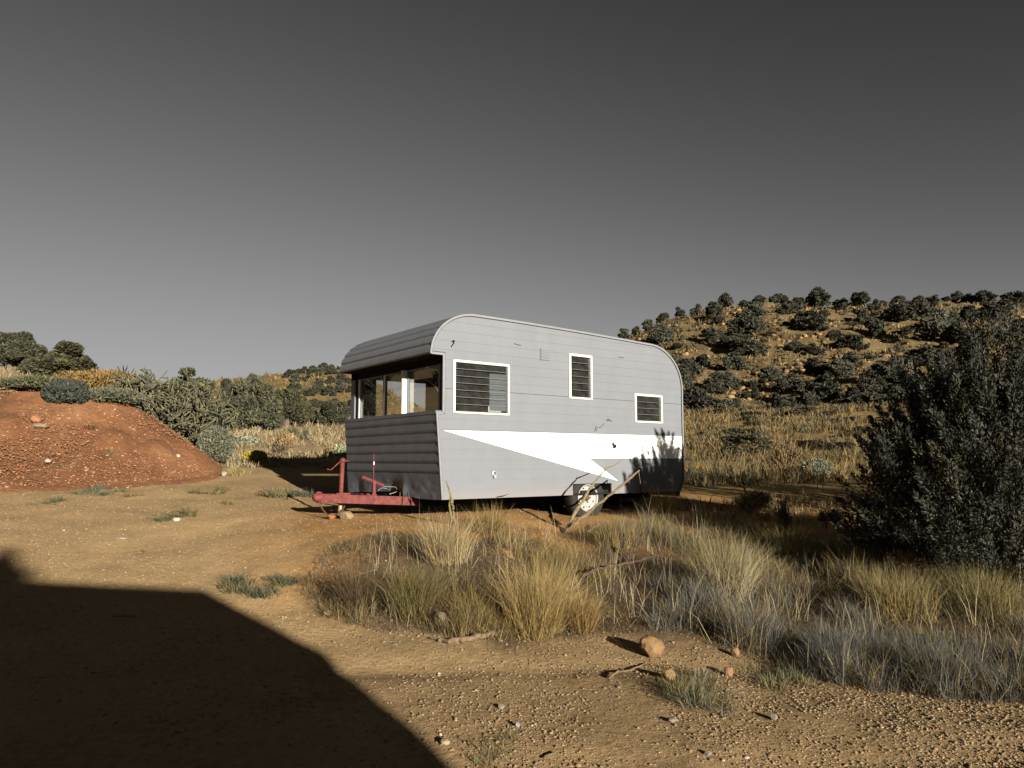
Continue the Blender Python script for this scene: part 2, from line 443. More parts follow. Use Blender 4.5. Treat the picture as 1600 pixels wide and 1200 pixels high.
def ground_material(name, bump_s, big, pebble):
    m, nt, b = mat_new(name)
    tc = N(nt, 'ShaderNodeTexCoord'); P = tc.outputs['Object']
    at = N(nt, 'ShaderNodeAttribute', attribute_name='tint')
    n1 = noise_node(nt, big, 6, .65, P); n2 = noise_node(nt, bump_s, 6, .7, P)
    r1 = ramp(nt, n1.outputs[0], [(.25, .72), (.5, 1.0), (.75, 1.2)])
    c = mixc(nt, 1.0, at.outputs['Color'], r1.outputs[0], 'MULTIPLY')
    r2 = ramp(nt, n2.outputs[0], [(.3, .7), (.55, 1.02), (.8, 1.3)])
    c = mixc(nt, 1.0, c, r2.outputs[0], 'MULTIPLY')
    v = N(nt, 'ShaderNodeTexVoronoi'); v.inputs['Scale'].default_value = pebble; nt.links.new(P, v.inputs['Vector'])
    rv = ramp(nt, v.outputs['Distance'], [(0.05, 1.0), (.35, 0.0)])
    hs = N(nt, 'ShaderNodeSeparateColor'); nt.links.new(v.outputs['Color'], hs.inputs[0])
    sel = ramp(nt, hs.outputs[0], [(.78, 0.0), (.82, 1.0)])
    mm = N(nt, 'ShaderNodeMath', operation='MULTIPLY'); nt.links.new(rv.outputs[0], mm.inputs[0]); nt.links.new(sel.outputs[0], mm.inputs[1])
    pc = ramp(nt, hs.outputs[1], [(0, (.30, .20, .12)), (.6, (.42, .33, .24)), (1, (.62, .55, .45))])
    c = mixc(nt, mm.outputs[0], c, pc.outputs[0])
    nt.links.new(c, b.inputs['Base Color'])
    b.inputs['Roughness'].default_value = .95; b.inputs['Specular IOR Level'].default_value = .15
    ad = N(nt, 'ShaderNodeMath', operation='MULTIPLY_ADD'); ad.inputs[1].default_value = .5
    nt.links.new(mm.outputs[0], ad.inputs[0]); nt.links.new(n2.outputs[0], ad.inputs[2])
    bp = N(nt, 'ShaderNodeBump'); bp.inputs['Strength'].default_value = .75; bp.inputs['Distance'].default_value = .6 / bump_s
    nt.links.new(ad.outputs[0], bp.inputs['Height']); nt.links.new(bp.outputs[0], b.inputs['Normal'])
    return m
M_ground = ground_material('soil', 26.0, 1.1, 60.0)
M_hill = ground_material('hill_soil', 1.6, .08, 1.6)
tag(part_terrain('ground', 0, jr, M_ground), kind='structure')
tag(part_terrain('hills', jr, nr - 1, M_hill), kind='structure')

# mound mesh
maz = np.linspace(math.atan((-420 - 800) / FPX), math.atan((374 - 800) / FPX), 260)
mr = np.linspace(11.2, 21.0, 150)
MX = np.sin(maz)[:, None] * mr; MY = np.cos(maz)[:, None] * mr
mh = mound_h(MX, MY)
MZ = Ztv(MX, MY) + mh + (fbm(MX, MY, .9, 6) * .17 - np.abs(fbm(MX * 2.2 + 7, MY * .7, .8, 4)) * .14 + .03) * np.clip(mh * 2, 0, 1) - .03 + np.clip(mh, 0, .03)
mi = np.arange(MX.size).reshape(MX.shape)
mq = np.stack([mi[:-1, :-1], mi[1:, :-1], mi[1:, 1:], mi[:-1, 1:]], -1)[:, :, ::-1].reshape(-1, 4)
mc = np.array([.265, .117, .052]) * (1 + .5 * fbm(MX, MY, 1.3, 4)[..., None]) + np.array([.05, .035, .02]) * np.clip(fbm(MX + 40, MY, .8, 3), 0, 1)[..., None] * 2
me = mesh_np('dirt_mound', np.stack([MX, MY, MZ], -1).reshape(-1, 3), mq, 4, np.clip(mc, .01, .9).reshape(-1, 3), smooth=True)
tag(link('dirt_mound', me, ground_material('red_soil', 14.0, .9, 18.0)), kind='structure')

# ------------------------------------------------------------------ scattering helpers
ico_v = []; ph = (1 + 5 ** .5) / 2
for a, b in ((1, ph), (1, -ph), (-1, ph), (-1, -ph)): ico_v += [(0, a, b), (a, b, 0), (b, 0, a)]
ico_v = np.array(ico_v) / math.hypot(1, ph)
def hull_faces(vs):
    bm = bmesh.new()
    for v in vs: bm.verts.new(v)
    bmesh.ops.convex_hull(bm, input=bm.verts)
    bm.verts.index_update()
    f = [[v.index for v in fc.verts] for fc in bm.faces]
    bm.free(); return np.array(f)
ico_f = hull_faces(ico_v); ICO_V, ICO_F = ico_v, ico_f
octa_v = np.array([(1, 0, 0), (0, 1, 0), (-1, 0, 0), (0, -1, 0), (.1, .1, .9), (0, 0, -.8)], float)
octa_f = np.array([(0, 1, 4), (1, 2, 4), (2, 3, 4), (3, 0, 4), (1, 0, 5), (2, 1, 5), (3, 2, 5), (0, 3, 5)])
def rocks_mesh(name, P, size, color, mat, flat=.65, lowpoly=False):
    ico_v, ico_f = (octa_v, octa_f) if lowpoly else (ICO_V, ICO_F)
    nv = len(ico_v)
    n = len(P)
    jit = 1 + rng.uniform(-.28, .28, (n, nv, 1))
    a = rng.uniform(0, 2 * math.pi, n); ca, sa = np.cos(a), np.sin(a)
    v = ico_v[None] * jit * np.stack([rng.uniform(.75, 1.25, n), rng.uniform(.7, 1.1, n), rng.uniform(flat * .7, flat * 1.2, n)], -1)[:, None, :]
    x = v[..., 0] * ca[:, None] - v[..., 1] * sa[:, None]; y = v[..., 0] * sa[:, None] + v[..., 1] * ca[:, None]
    v = np.stack([x, y, v[..., 2]], -1) * size[:, None, None] + P[:, None, :]
    f = (ico_f[None] + (np.arange(n) * nv)[:, None, None]).reshape(-1, 3)
    c = np.repeat(color[:, None, :], nv, 1).reshape(-1, 3)
    me = mesh_np(name, v.reshape(-1, 3), f, 3, c)
    return link(name, me, mat)
M_stone = tinted('stone', .9, nscale=40, namt=.2)
M_grass = tinted('grass_blade', .75, .25, .25)
M_leaf = tinted('leaf', .8, .10, .2)

def rock_cols(n, dark=False):
    base = np.array([[.34, .235, .13], [.38, .29, .19], [.27, .18, .10], [.50, .44, .36], [.30, .15, .075], [.22, .18, .14]])
    k = rng.choice(6, n, p=[.34, .16, .26, .05, .09, .10])
    return np.clip(base[k] * rng.uniform(.8, 1.15, (n, 1)), 0, .8)

# ------------------------------------------------------------------ grass
def blades(P, H, W, lean, leandir, C, seg=2):
    """P (n,3) roots; ribbons of seg quads/tri, colour C"""
    n = len(P)
    fa = rng.uniform(0, math.pi, n)
    side = np.stack([np.cos(fa), np.sin(fa), np.zeros(n)], -1) * W[:, None] * .5
    ld = np.stack([np.cos(leandir), np.sin(leandir), np.zeros(n)], -1)
    def pt(t):
        up = H * t * (1 - .35 * (lean * t) ** 2)
        out = H * lean * t ** 1.6
        return P + ld * out[:, None] + np.array([0, 0, 1.0]) * up[:, None]
    a0, a1, a2 = pt(0.0), pt(.5), pt(1.0)
    v = np.stack([a0 - side, a0 + side, a1 + side * .8, a1 - side * .8, a2], 1)
    base = (np.arange(n) * 5)[:, None]
    f = np.concatenate([base + np.array([[0, 1, 2]]), base + np.array([[0, 2, 3]]), base + np.array([[3, 2, 4]])], 1).reshape(-1, 3)
    c = np.repeat(C[:, None, :], 5, 1)
    return v.reshape(-1, 3), f, c.reshape(-1, 3)
STRAW = np.array([.41, .295, .12]); OLIVE = np.array([.22, .18, .065]); GREYB = np.array([.152, .152, .138]); BROWN = np.array([.16, .105, .055]); GOLDEN = np.array([.36, .25, .09]); PALES = np.array([.62, .52, .33])
def tuft_blades(centers, nb, h, spread, w, cols, leanmax=.9, pw=1.0):
    """centers (m,3), nb blades per tuft"""
    m = len(centers); n = m * nb
    k = np.repeat(np.arange(m), nb)
    ang = rng.uniform(0, 2 * math.pi, n); rad = np.sqrt(rng.random(n)) * spread[k]
    P = centers[k] + np.stack([np.cos(ang) * rad, np.sin(ang) * rad, np.zeros(n) - .01], -1)
    H = h[k] * rng.uniform(.35, 1.1, n)
    lean = (rad / spread[k]) ** pw * leanmax * rng.uniform(.1, 1.3, n) + rng.uniform(0, .45, n) ** 1.5
    wild = rng.random(n) < .22
    lean = np.where(wild, rng.uniform(.4, 1.9, n), lean)
    ld = ang + np.where(wild, rng.uniform(-3, 3, n), rng.normal(0, .8, n))
    C = cols[k] * rng.uniform(.7, 1.25, (n, 1)) + rng.normal(0, .004, (n, 3))
    W = w[k] * rng.uniform(.7, 1.3, n)
    return blades(P, H, W, lean, ld, np.clip(C, .012, .8))
def merge(parts):
    vs = []; fs = []; cs = []; o = 0
    for v, f, c in parts:
        vs.append(v); fs.append(f + o); cs.append(c); o += len(v)
    return np.concatenate(vs), np.concatenate(fs), np.concatenate(cs)
def at_px(px, py, surf=True):
    p, r = hit(px, py, surf=surf); return p
def polar_pts(n, x0, x1, r0, r1, mode='lin'):
    px = rng.uniform(x0, x1, n); az = np.arctan((px - 800) / FPX)
    r = rng.uniform(r0, r1, n) if mode == 'lin' else np.exp(rng.uniform(math.log(r0), math.log(r1), n))
    X = np.sin(az) * r; Y = np.cos(az) * r
    return px, r, np.stack([X, Y, Ztv(X, Y)], -1)

# ================================================================== TRAILER
TAZ = math.radians(53.04)
_r = ray(690, 781); P0 = _r * (8.2 / _r[1]) + np.array([0, 0, EYE])
ES = np.array([math.sin(TAZ), math.cos(TAZ), 0]); EW = np.array([-math.cos(TAZ), math.sin(TAZ), 0])
def TW(s, w, h): return P0 + ES * s + EW * w + np.array([0, 0, h])
def onw(x, y, w):
    """picture point -> trailer (s, w, h) on the plane w"""
    d = ray(x, y); O = P0 + EW * w - np.array([0, 0, EYE])
    q = d * ((O @ EW) / (d @ EW)) - (P0 - np.array([0, 0, EYE]))
    return float(q @ ES), w, float(q[2])
WID = 2.33
trailer = empty('camper_trailer', tuple(P0), math.pi / 2 - TAZ)
tag(trailer, 'grey and white vintage camper trailer with louvred windows standing on the dirt', 'camper trailer')

GREY = (.104, .109, .121)
def paint_material(name, stripes):
    m, nt, b = mat_new(name)
    tc = N(nt, 'ShaderNodeTexCoord'); P = tc.outputs['Object']
    n = noise_node(nt, 3.0, 6, .6, P); n2 = noise_node(nt, 60.0, 3, .6, P)
    # faint vertical grime streaks
    mp = N(nt, 'ShaderNodeMapping'); mp.inputs['Scale'].default_value = (5, 5, 1.1); nt.links.new(P, mp.inputs[0])
    n3 = noise_node(nt, 1.0, 5, .6, mp.outputs[0])
    g = ramp(nt, n.outputs[0], [(.25, tuple(c * .94 for c in GREY)), (.75, tuple(c * 1.05 for c in GREY))]).outputs[0]
    if stripes:
        sx = N(nt, 'ShaderNodeSeparateXYZ'); nt.links.new(P, sx.inputs[0])
        S, H = sx.outputs[0], sx.outputs[2]
        def M_(op, a, bb=None, c=None):
            q = N(nt, 'ShaderNodeMath', operation=op)
            for i, v in enumerate((a, bb, c)):
                if v is None: continue
                if isinstance(v, (int, float)): q.inputs[i].default_value = v
                else: nt.links.new(v, q.inputs[i])
            return q.outputs[0]
        d1 = M_('ADD', M_('MULTIPLY_ADD', S, .2210, -.7500), H)              # above the diagonal
        topl = M_('SUBTRACT', M_('MULTIPLY_ADD', S, .003, .7520), H)         # below the top line
        a1 = M_('SUBTRACT', .45, H)                                          # under the arrow line
        a2 = M_('SUBTRACT', S, M_('MULTIPLY_ADD', a1, 1.76, 2.16))
        arrow = M_('MINIMUM', a1, a2)
        white = M_('MINIMUM', M_('MINIMUM', d1, topl), M_('MULTIPLY', arrow, -1.0))
        wm = M_('GREATER_THAN', white, 0.0)
        wc = ramp(nt, n.outputs[0], [(.2, (.66, .65, .62)), (.8, (.73, .725, .70))]).outputs[0]
        g = mixc(nt, wm, g, wc)
        ln = M_('LESS_THAN', M_('ABSOLUTE', white), .0030)
        g = mixc(nt, M_('MULTIPLY', ln, .75), g, (.05, .05, .05))
    sp1 = noise_node(nt, 34.0, 2, .5, P); spr = ramp(nt, sp1.outputs[0], [(.70, 0.0), (.76, .55)])
    g = mixc(nt, spr.outputs[0], g, (.13, .10, .085))
    gz = N(nt, 'ShaderNodeSeparateXYZ'); nt.links.new(P, gz.inputs[0])
    gm = N(nt, 'ShaderNodeMath', operation='MULTIPLY_ADD'); gm.inputs[1].default_value = .22; nt.links.new(n.outputs[0], gm.inputs[0]); nt.links.new(gz.outputs[2], gm.inputs[2])
    dust = ramp(nt, gm.outputs[0], [(.10, .16), (.26, 0.0)])
    g = mixc(nt, dust.outputs[0], g, (.24, .17, .10))
    st = ramp(nt, n3.outputs[0], [(.3, .965), (.6, 1.0), (.9, 1.02)])
    g = mixc(nt, 1.0, g, st.outputs[0], 'MULTIPLY')
    nt.links.new(g, b.inputs['Base Color'])
    b.inputs['Roughness'].default_value = .5; b.inputs['Specular IOR Level'].default_value = .18
    bp = N(nt, 'ShaderNodeBump'); bp.inputs['Strength'].default_value = .25; bp.inputs['Distance'].default_value = .02
    nt.links.new(n.outputs[0], bp.inputs['Height']); nt.links.new(bp.outputs[0], b.inputs['Normal'])
    return m
M_paint = paint_material('side_paint', True)
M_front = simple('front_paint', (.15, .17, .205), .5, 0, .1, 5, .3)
M_roof = simple('roof_paint', (.235, .25, .28), .45, 0, .1, 8, .15)
M_trim = simple('trim_aluminium', (.42, .42, .43), .45, .2, .15, 20)
M_seam = simple('seam_dark', (.035, .035, .035), .8)
M_white = simple('window_white', (.78, .76, .68), .5, 0, .06, 15)
M_cream = simple('mullion_cream', (.80, .76, .60), .5, 0, .06, 15)
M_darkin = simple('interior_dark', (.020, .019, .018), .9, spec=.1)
M_black = simple('chassis_black', (.018, .018, .018), .85, spec=.06)
M_blind = simple('blind_cloth', (.62, .60, .55), .8, 0, .1, 9)
M_wood = simple('cabinet_wood', (.45, .21, .07), .6, 0, .2, 6)
M_red = simple('hitch_red', (.175, .042, .036), .7, 0, .4, 22, .4, .2)
M_rust = simple('rust', (.12, .06, .035), .9, 0, .35, 40, .3)
M_tyre = simple('tyre_rubber', (.036, .034, .031), .9, 0, .25, 30, spec=.08)
M_rim = simple('rim_white', (.40, .385, .35), .5, 0, .12, 18)
def glass_material(name, tint, refl=1.0, dirt=.06):
    m, nt, b = mat_new(name)
    nt.nodes.remove(b)
    tr = N(nt, 'ShaderNodeBsdfTransparent'); tr.inputs[0].default_value = (*tint, 1)
    gl = N(nt, 'ShaderNodeBsdfGlossy'); gl.inputs['Roughness'].default_value = .02
    fr = N(nt, 'ShaderNodeFresnel'); fr.inputs[0].default_value = 1.55
    mx = N(nt, 'ShaderNodeMixShader')
    mu = N(nt, 'ShaderNodeMath', operation='MULTIPLY'); mu.inputs[1].default_value = refl
    nt.links.new(fr.outputs[0], mu.inputs[0]); nt.links.new(mu.outputs[0], mx.inputs[0])
    nt.links.new(tr.outputs[0], mx.inputs[1]); nt.links.new(gl.outputs[0], mx.inputs[2])
    df = N(nt, 'ShaderNodeBsdfDiffuse'); df.inputs[0].default_value = (.27, .26, .24, 1)
    m2 = N(nt, 'ShaderNodeMixShader')
    tc = N(nt, 'ShaderNodeTexCoord'); n = noise_node(nt, 9, 5, .6, tc.outputs['Object'])
    r = ramp(nt, n.outputs[0], [(.3, dirt * .4), (.8, dirt * 1.8)])
    nt.links.new(r.outputs[0], m2.inputs[0]); nt.links.new(mx.outputs[0], m2.inputs[1]); nt.links.new(df.outputs[0], m2.inputs[2])
    nt.links.new(m2.outputs[0], nt.nodes['Material Output'].inputs[0])
    return m
M_louvre_edge = simple('louvre_edge', (.17, .18, .18), .4)
M_glass = glass_material('window_glass', (.80, .82, .80), .28, .015)
M_louvre = glass_material('louvre_glass', (.72, .73, .73), 1.1, .05)

def top_h(s): return 2.07 - .065 * max(0, (s - .42) / 2.88) ** 1.6
def smin(h):
    if h < .94: return -.08 * h / .94
    if h < 1.585: return 0.0
    return .42 - .58 * math.sqrt(max(0, 1 - ((h - 1.58) / .49) ** 2))
def smax(h):
    if h < .24: return 3.86 + .085 * math.sin(min(1, h / .24) * math.pi / 2)
    if h <= 1.42: return 3.945
    if h <= 2.005: return 3.3 + .648 * math.sqrt(max(0, 1 - ((h - 1.42) / .585) ** 2))
    return .42 + 2.88 * max(0, (2.07 - h) / .065) ** (1 / 1.6)
W1 = (.13, .90, .945, 1.535); W2 = (1.83, 2.215, 1.19, 1.75); W3 = (2.985, 3.52, .93, 1.31)
WELL = (1.885, 2.545, -1, .135)
HOLES = [W1, W2, W3, WELL]
def wall_strips(h0, h1, wfun, mb, holes, flip=False):
    hs = {h0, h1}
    for a, b_, c, d in holes:
        for q in (c, d):
            if h0 < q < h1: hs.add(q)
    for q in (.94, 1.585, 1.42, 2.005):
        if h0 < q < h1: hs.add(q)
    k = .01 if h1 > 1.9 else .025
    hs |= set(np.arange(h0 + k, h1 - k / 2, k)) if (h1 > 1.4 or h0 < .25) else set()
    hs = sorted(hs)
    for a, b_ in zip(hs[:-1], hs[1:]):
        mid = (a + b_) / 2
        e = 1e-5
        L0, L1, R0, R1 = smin(a + e), smin(b_ - e), smax(a + e), smax(b_ - e)
        cuts = sorted([(x0, x1) for x0, x1, c, d in holes if c < mid < d])
        xl = [(L0, L1)]; segs = []
        for x0, x1 in cuts:
            segs.append((xl[-1], (x0, x0))); xl.append((x1, x1))
        segs.append((xl[-1], (R0, R1)))
        for (l0, l1), (r0, r1) in segs:
            # split long runs so paint and dents have vertices
            w0, w1 = wfun(a), wfun(b_)
            q = [(l0, w0, a), (r0, w0, a), (r1, w1, b_), (l1, w1, b_)]
            mb.quad(*(q[::-1] if flip else q))
# near side siding strips
edges_h = [0.0] + [round(.095 + .1115 * i, 4) for i in range(0, 10)] + [1.21] + [round(1.21 + .1075 * i, 4) for i in range(1, 8)] + [2.0695]
edges_h = sorted(set(edges_h))
for h0, h1 in zip(edges_h[:-1], edges_h[1:]):
    if h1 - h0 < .03: continue
for i in range(len(edges_h) - 1):
    h0, h1 = edges_h[i], edges_h[i + 1]
    mb = MB()
    lip = .0028
    g = .0007
    wf = lambda h, h0=h0, h1=h1: -lip * (1 - (h - h0) / (h1 - h0))
    wall_strips(h0, h1 - g, wf, mb, HOLES)
    build_split(mb, 'siding_panel', M_paint, trailer)
mb = MB(); wall_strips(0.0, 2.065, lambda h: .012, mb, HOLES); mb.build('side_backing', M_front, trailer)
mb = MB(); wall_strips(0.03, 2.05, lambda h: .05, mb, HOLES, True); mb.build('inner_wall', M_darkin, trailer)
# far side
s1_, _, h1_ = onw(762, 583, WID - .02); s2_, _, h2_ = onw(786, 643, WID - .02)
FH = [(.35, 1.15, .95, 1.52), (s1_, s2_ + .25, h2_, h1_), WELL]
mb = MB(); wall_strips(0.0, 2.069, lambda h: WID, mb, FH, True); mb.build('far_side_wall', M_front, trailer)
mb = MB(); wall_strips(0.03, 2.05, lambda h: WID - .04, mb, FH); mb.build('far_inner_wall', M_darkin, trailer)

# roof outline path
path = []
for k in range(0, 33):
    t = k / 32 * math.pi / 2
    path.append((.42 - .58 * math.cos(t), 1.58 + .49 * math.sin(t)))
fr_n = len(path)
for s in np.linspace(.6, 3.3, 14): path.append((s, top_h(s)))
for k in range(1, 25):
    t = k / 24 * math.pi / 2
    path.append((3.3 + .648 * math.sin(t), 1.42 + .585 * math.cos(t)))
for h in (1.1, .8, .5, .24, .18, .12, .06, 0.0): path.append((smax(h), h))
path = np.array(path)
seg = np.hypot(*np.diff(path, axis=0).T); L = np.concatenate([[0], np.cumsum(seg)])
def path_at(l): return np.array([np.interp(l, L, path[:, 0]), np.interp(l, L, path[:, 1])])
def path_n(l):
    a, b_ = path_at(max(0, l - .01)), path_at(min(L[-1], l + .01)); d = (b_ - a) / np.linalg.norm(b_ - a)
    return np.array([-d[1], d[0]])
def roof_strip(l0, l1, name, bulge=.009, n=6, mat=None):
    mb = MB(); prev = None
    for k in range(n + 1):
        l = l0 + (l1 - l0) * k / n
        f = k / n
        o = bulge * (min(1, f * 6) if f < .5 else (1 - (f - .5) * 1.0)) if k not in (0,) else -.002
        if k == n: o = -.002
        p = path_at(l) + path_n(l) * o
        cur = p
        if prev is not None:
            mb.quad((prev[0], -.012, prev[1]), (cur[0], -.012, cur[1]), (cur[0], WID + .012, cur[1]), (prev[0], WID + .012, prev[1]))
        prev = cur
    return mb.build(name, mat or M_roof, trailer)
sp = .112; l = 0.0
flat_start = L[fr_n - 1] + .15
while l + sp < flat_start:
    roof_strip(l, l + sp - .003, 'roof_panel'); l += sp
mb = MB(); prev = None
for q in np.linspace(l, L[-1], 160):
    p = path_at(q) + path_n(q) * .004 * (1 if int(q / sp) % 2 else .2)
    if prev is not None: mb.quad((prev[0], -.012, prev[1]), (p[0], -.012, p[1]), (p[0], WID + .012, p[1]), (prev[0], WID + .012, prev[1]))
    prev = p
mb.build('roof', M_roof, trailer)
# inner ceiling
mb = MB(); prev = None
for q in np.linspace(.05, L[-1] - .02, 70):
    p = path_at(q) - path_n(q) * .03
    if prev is not None: mb.quad((prev[0], .05, prev[1]), (prev[0], WID - .05, prev[1]), (p[0], WID - .05, p[1]), (p[0], .05, p[1]))
    prev = p
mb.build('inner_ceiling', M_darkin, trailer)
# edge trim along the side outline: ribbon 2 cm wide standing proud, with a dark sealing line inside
def outline_ribbon(pts, w_in, width, out, name, mat):
    pts = np.array(pts); mb = MB(); n = len(pts); nn = []
    for i in range(n):
        a, b_ = pts[max(0, i - 1)], pts[min(n - 1, i + 1)]
        d = (b_ - a) / (np.linalg.norm(b_ - a) + 1e-9); nn.append(np.array([d[1], -d[0]]))   # inward (path runs clockwise)
    for i in range(n - 1):
        for wv in (out,):
            a, b_ = pts[i] + nn[i] * w_in, pts[i + 1] + nn[i + 1] * w_in
            c, d = pts[i] + nn[i] * (w_in + width), pts[i + 1] + nn[i + 1] * (w_in + width)
            mb.quad((a[0], out, a[1]), (c[0], out, c[1]), (d[0], out, d[1]), (b_[0], out, b_[1]))
            mb.quad((c[0], out, c[1]), (c[0], .0, c[1]), (d[0], .0, d[1]), (d[0], out, d[1]))
            mb.quad((a[0], out, a[1]), (b_[0], out, b_[1]), (b_[0], .0, b_[1]), (a[0], .0, a[1]))
    return mb.build(name, mat, trailer)
M_trimlight = simple('trim_grey_paint', (.235, .24, .255), .5, 0, .08, 20)
outline_ribbon(path, -.008, .024, -.014, 'edge_trim', M_trimlight)
outline_ribbon(path, .018, .005, -.0075, 'edge_seal', M_seam)
low = [(0.0, 0.0), (-.08, .94), (-.0, .945), (-.0, 1.583), (-.158, 1.583)]
dense = []
for a, b_ in zip(low[:-1], low[1:]):
    for k in range(6): dense.append((a[0] + (b_[0] - a[0]) * k / 6, a[1] + (b_[1] - a[1]) * k / 6))
dense.append(low[-1])
outline_ribbon([(0.0, 0.0), (-.04, .47), (-.08, .935)], -.006, .022, -.014, 'corner_trim', M_trimlight)
outline_ribbon([(0.0, 0.0), (-.04, .47), (-.08, .935)], .018, .004, -.0075, 'corner_seal', M_seam)
mb = MB(); mb.box(-.006, .020, -.013, 0, .94, 1.59); mb.box(-.08, -.006, -.013, 0, .925, .945); mb.box(-.15, -.006, -.013, 0, 1.575, 1.595)
mb.build('notch_trim', M_trimlight, trailer)
mb = MB(); mb.box(.022, .026, -.008, -.001, .925, 1.61); mb.box(-.145, .022, -.008, -.001, 1.606, 1.610); mb.build('notch_seal', M_seam, trailer)

# front lower wall: ribbed panels and dented kick panel
fe = [.94 - .11 * i for i in range(7)]
for h1, h0 in zip(fe[:-1], fe[1:]):
    mb = MB(); prev = None
    for k in range(7):
        f = k / 6; h = h0 + .002 + (h1 - h0 - .004) * f
        o = .0075 * (1 - abs(f - .35) / .65) if 0 < k < 6 else 0
        s = -.08 * h / .94 - o
        if prev: 
            for w0, w1 in ((.0, .5), (.5, 1.0), (1.0, 1.5), (1.5, 2.0), (2.0, WID)):
                mb.quad((prev[0], w0, prev[1]), (s, w0, h), (s, w1, h), (prev[0], w1, prev[1]))
        prev = (s, h)
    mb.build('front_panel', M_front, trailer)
nw, nh = 90, 22
Wg, Hg = np.meshgrid(np.linspace(0, WID, nw), np.linspace(0, .279, nh), indexing='ij')
# dents: intrinsic shape of the bent sheet
Sg = -.08 * Hg / .94 - .008 + fbm(Wg * 1.3 + 5, Hg * 2.2, .35, 4) * .022 * (1 - Hg / .30)
Sg = Sg + .05 * np.exp(-((Wg - 1.05) / .16) ** 2 - ((Hg + .02) / .14) ** 2) - .03 * np.exp(-((Wg - .80) / .07) ** 2 - ((Hg - .04) / .10) ** 2) + .02 * np.exp(-((Wg - 2.0) / .12) ** 2 - ((Hg - .02) / .15) ** 2)
Hg2 = Hg + (.03 * np.exp(-((Wg - 1.6) / .5) ** 2) + .045 * np.exp(-((Wg - 1.1) / .25) ** 2) + .012 * fbm(Wg, Wg * 0, .2, 2)) * (1 - Hg / .28)
gi = np.arange(nw * nh).reshape(nw, nh)
gq = np.stack([gi[:-1, :-1], gi[1:, :-1], gi[1:, 1:], gi[:-1, 1:]], -1).reshape(-1, 4)
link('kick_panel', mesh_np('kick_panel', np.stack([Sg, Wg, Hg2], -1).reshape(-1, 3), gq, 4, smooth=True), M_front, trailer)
# front window bay
mb = MB(); mb.box(-.085, .07, .0, WID, .925, .965); mb.build('window_sill', M_front, trailer, bevel=.004)
mb = MB(); mb.box(-.152, .07, .004, WID - .004, 1.575, 1.60); mb.box(.045, .07, .03, WID - .03, 1.49, 1.575); mb.build('visor_soffit', M_black, trailer)
def front_window(w0, w1, mat, deep=.0):
    mb = MB(); f = .018
    mb.box(.035, .058, w0, w1, .965, .965 + f); mb.box(.035, .058, w0, w1, 1.49 - f, 1.49)
    mb.box(.035, .058, w0, w0 + f, .965 + f, 1.49 - f); mb.box(.035, .058, w1 - f, w1, .965 + f, 1.49 - f)
    fr = mb.build('front_window', mat, trailer)
    mb = MB(); mb.quad((.05, w0 + f, .983), (.05, w1 - f, .983), (.05, w1 - f, 1.472), (.05, w0 + f, 1.472)); mb.build('pane', M_glass, fr)
for w0, w1 in ((.115, .86), (.93, 1.42), (1.46, 2.12), ):
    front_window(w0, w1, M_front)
def mull(w0, w1, s0, mat, name='mullion'):
    mb = MB(); mb.box(s0, .06, w0, w1, .966, 1.489); return mb.build(name, mat, trailer, bevel=.003)
mull(.862, .885, -.03, M_cream); mull(.885, .928, .02, M_front); mull(1.422, 1.458, .035, M_cream); mull(2.122, 2.15, .02, M_cream); mull(2.22, WID, -.0, M_front, 'corner_post')
mull(.02, .113, .012, M_front, 'corner_post')
mb = MB(); mb.box(.02, .05, 2.15, 2.22, .966, 1.489); mb.build('mullion', M_black, trailer)
# louvre windows on the near side
def louvre_window(Wn, n, frame=.028):
    s0, s1, h0, h1 = Wn
    mb = MB(); o = -.018
    f = frame
    mb.box(s0 - .004, s0 + f, o, .03, h0, h1); mb.box(s1 - f * .75, s1 + .004, o, .03, h0, h1)
    mb.box(s0 + f, s1 - f * .75, o, .03, h1 - f * .8, h1 + .003); mb.box(s0 + f, s1 - f * .75, o, .03, h0 - .003, h0 + f * .6)
    fr = mb.build('window', M_white, trailer, bevel=.002)
    # screws along the frame
    mb = MB()
    for k in range(7):
        for ss in (s0 + f * .45, s1 - f * .35): 
            hh = h0 + .03 + (h1 - h0 - .06) * k / 6
            mb.box(ss - .003, ss + .003, o - .002, o, hh - .003, hh + .003)
        xx = s0 + .05 + (s1 - s0 - .1) * k / 6
        mb.box(xx - .003, xx + .003, o - .002, o, h1 - f * .5 - .003, h1 - f * .5 + .003)
    mb.build('screws', M_trim, fr)['kind'] = 'stuff'
    a, b_, c, d = s0 + f + .002, s1 - f * .75 - .002, h0 + f * .6, h1 - f * .8
    ph_ = (d - c) / n
    for k in range(n):
        z0 = c + k * ph_; z1 = z0 + ph_ * 1.06
        mb = MB()
        dw = -.034
        # tilted pane: bottom edge pushed outwards
        A = (a, -.004 + dw * .45, z0 + .004); B = (b_, -.004 + dw * .45, z0 + .004); Cc = (b_, .018, z1 - .004); D = (a, .018, z1 - .004)
        mb.quad(A, B, Cc, D)
        mb.mi = 1
        mb.box(a, b_, A[1] - .003, A[1] + .003, A[2] - .0028, A[2] + .0018)
        mb.build('pane', [M_louvre, M_louvre_edge], fr)
    return fr
louvre_window(W1, 7); louvre_window(W2, 6, .032); louvre_window(W3, 4, .032)
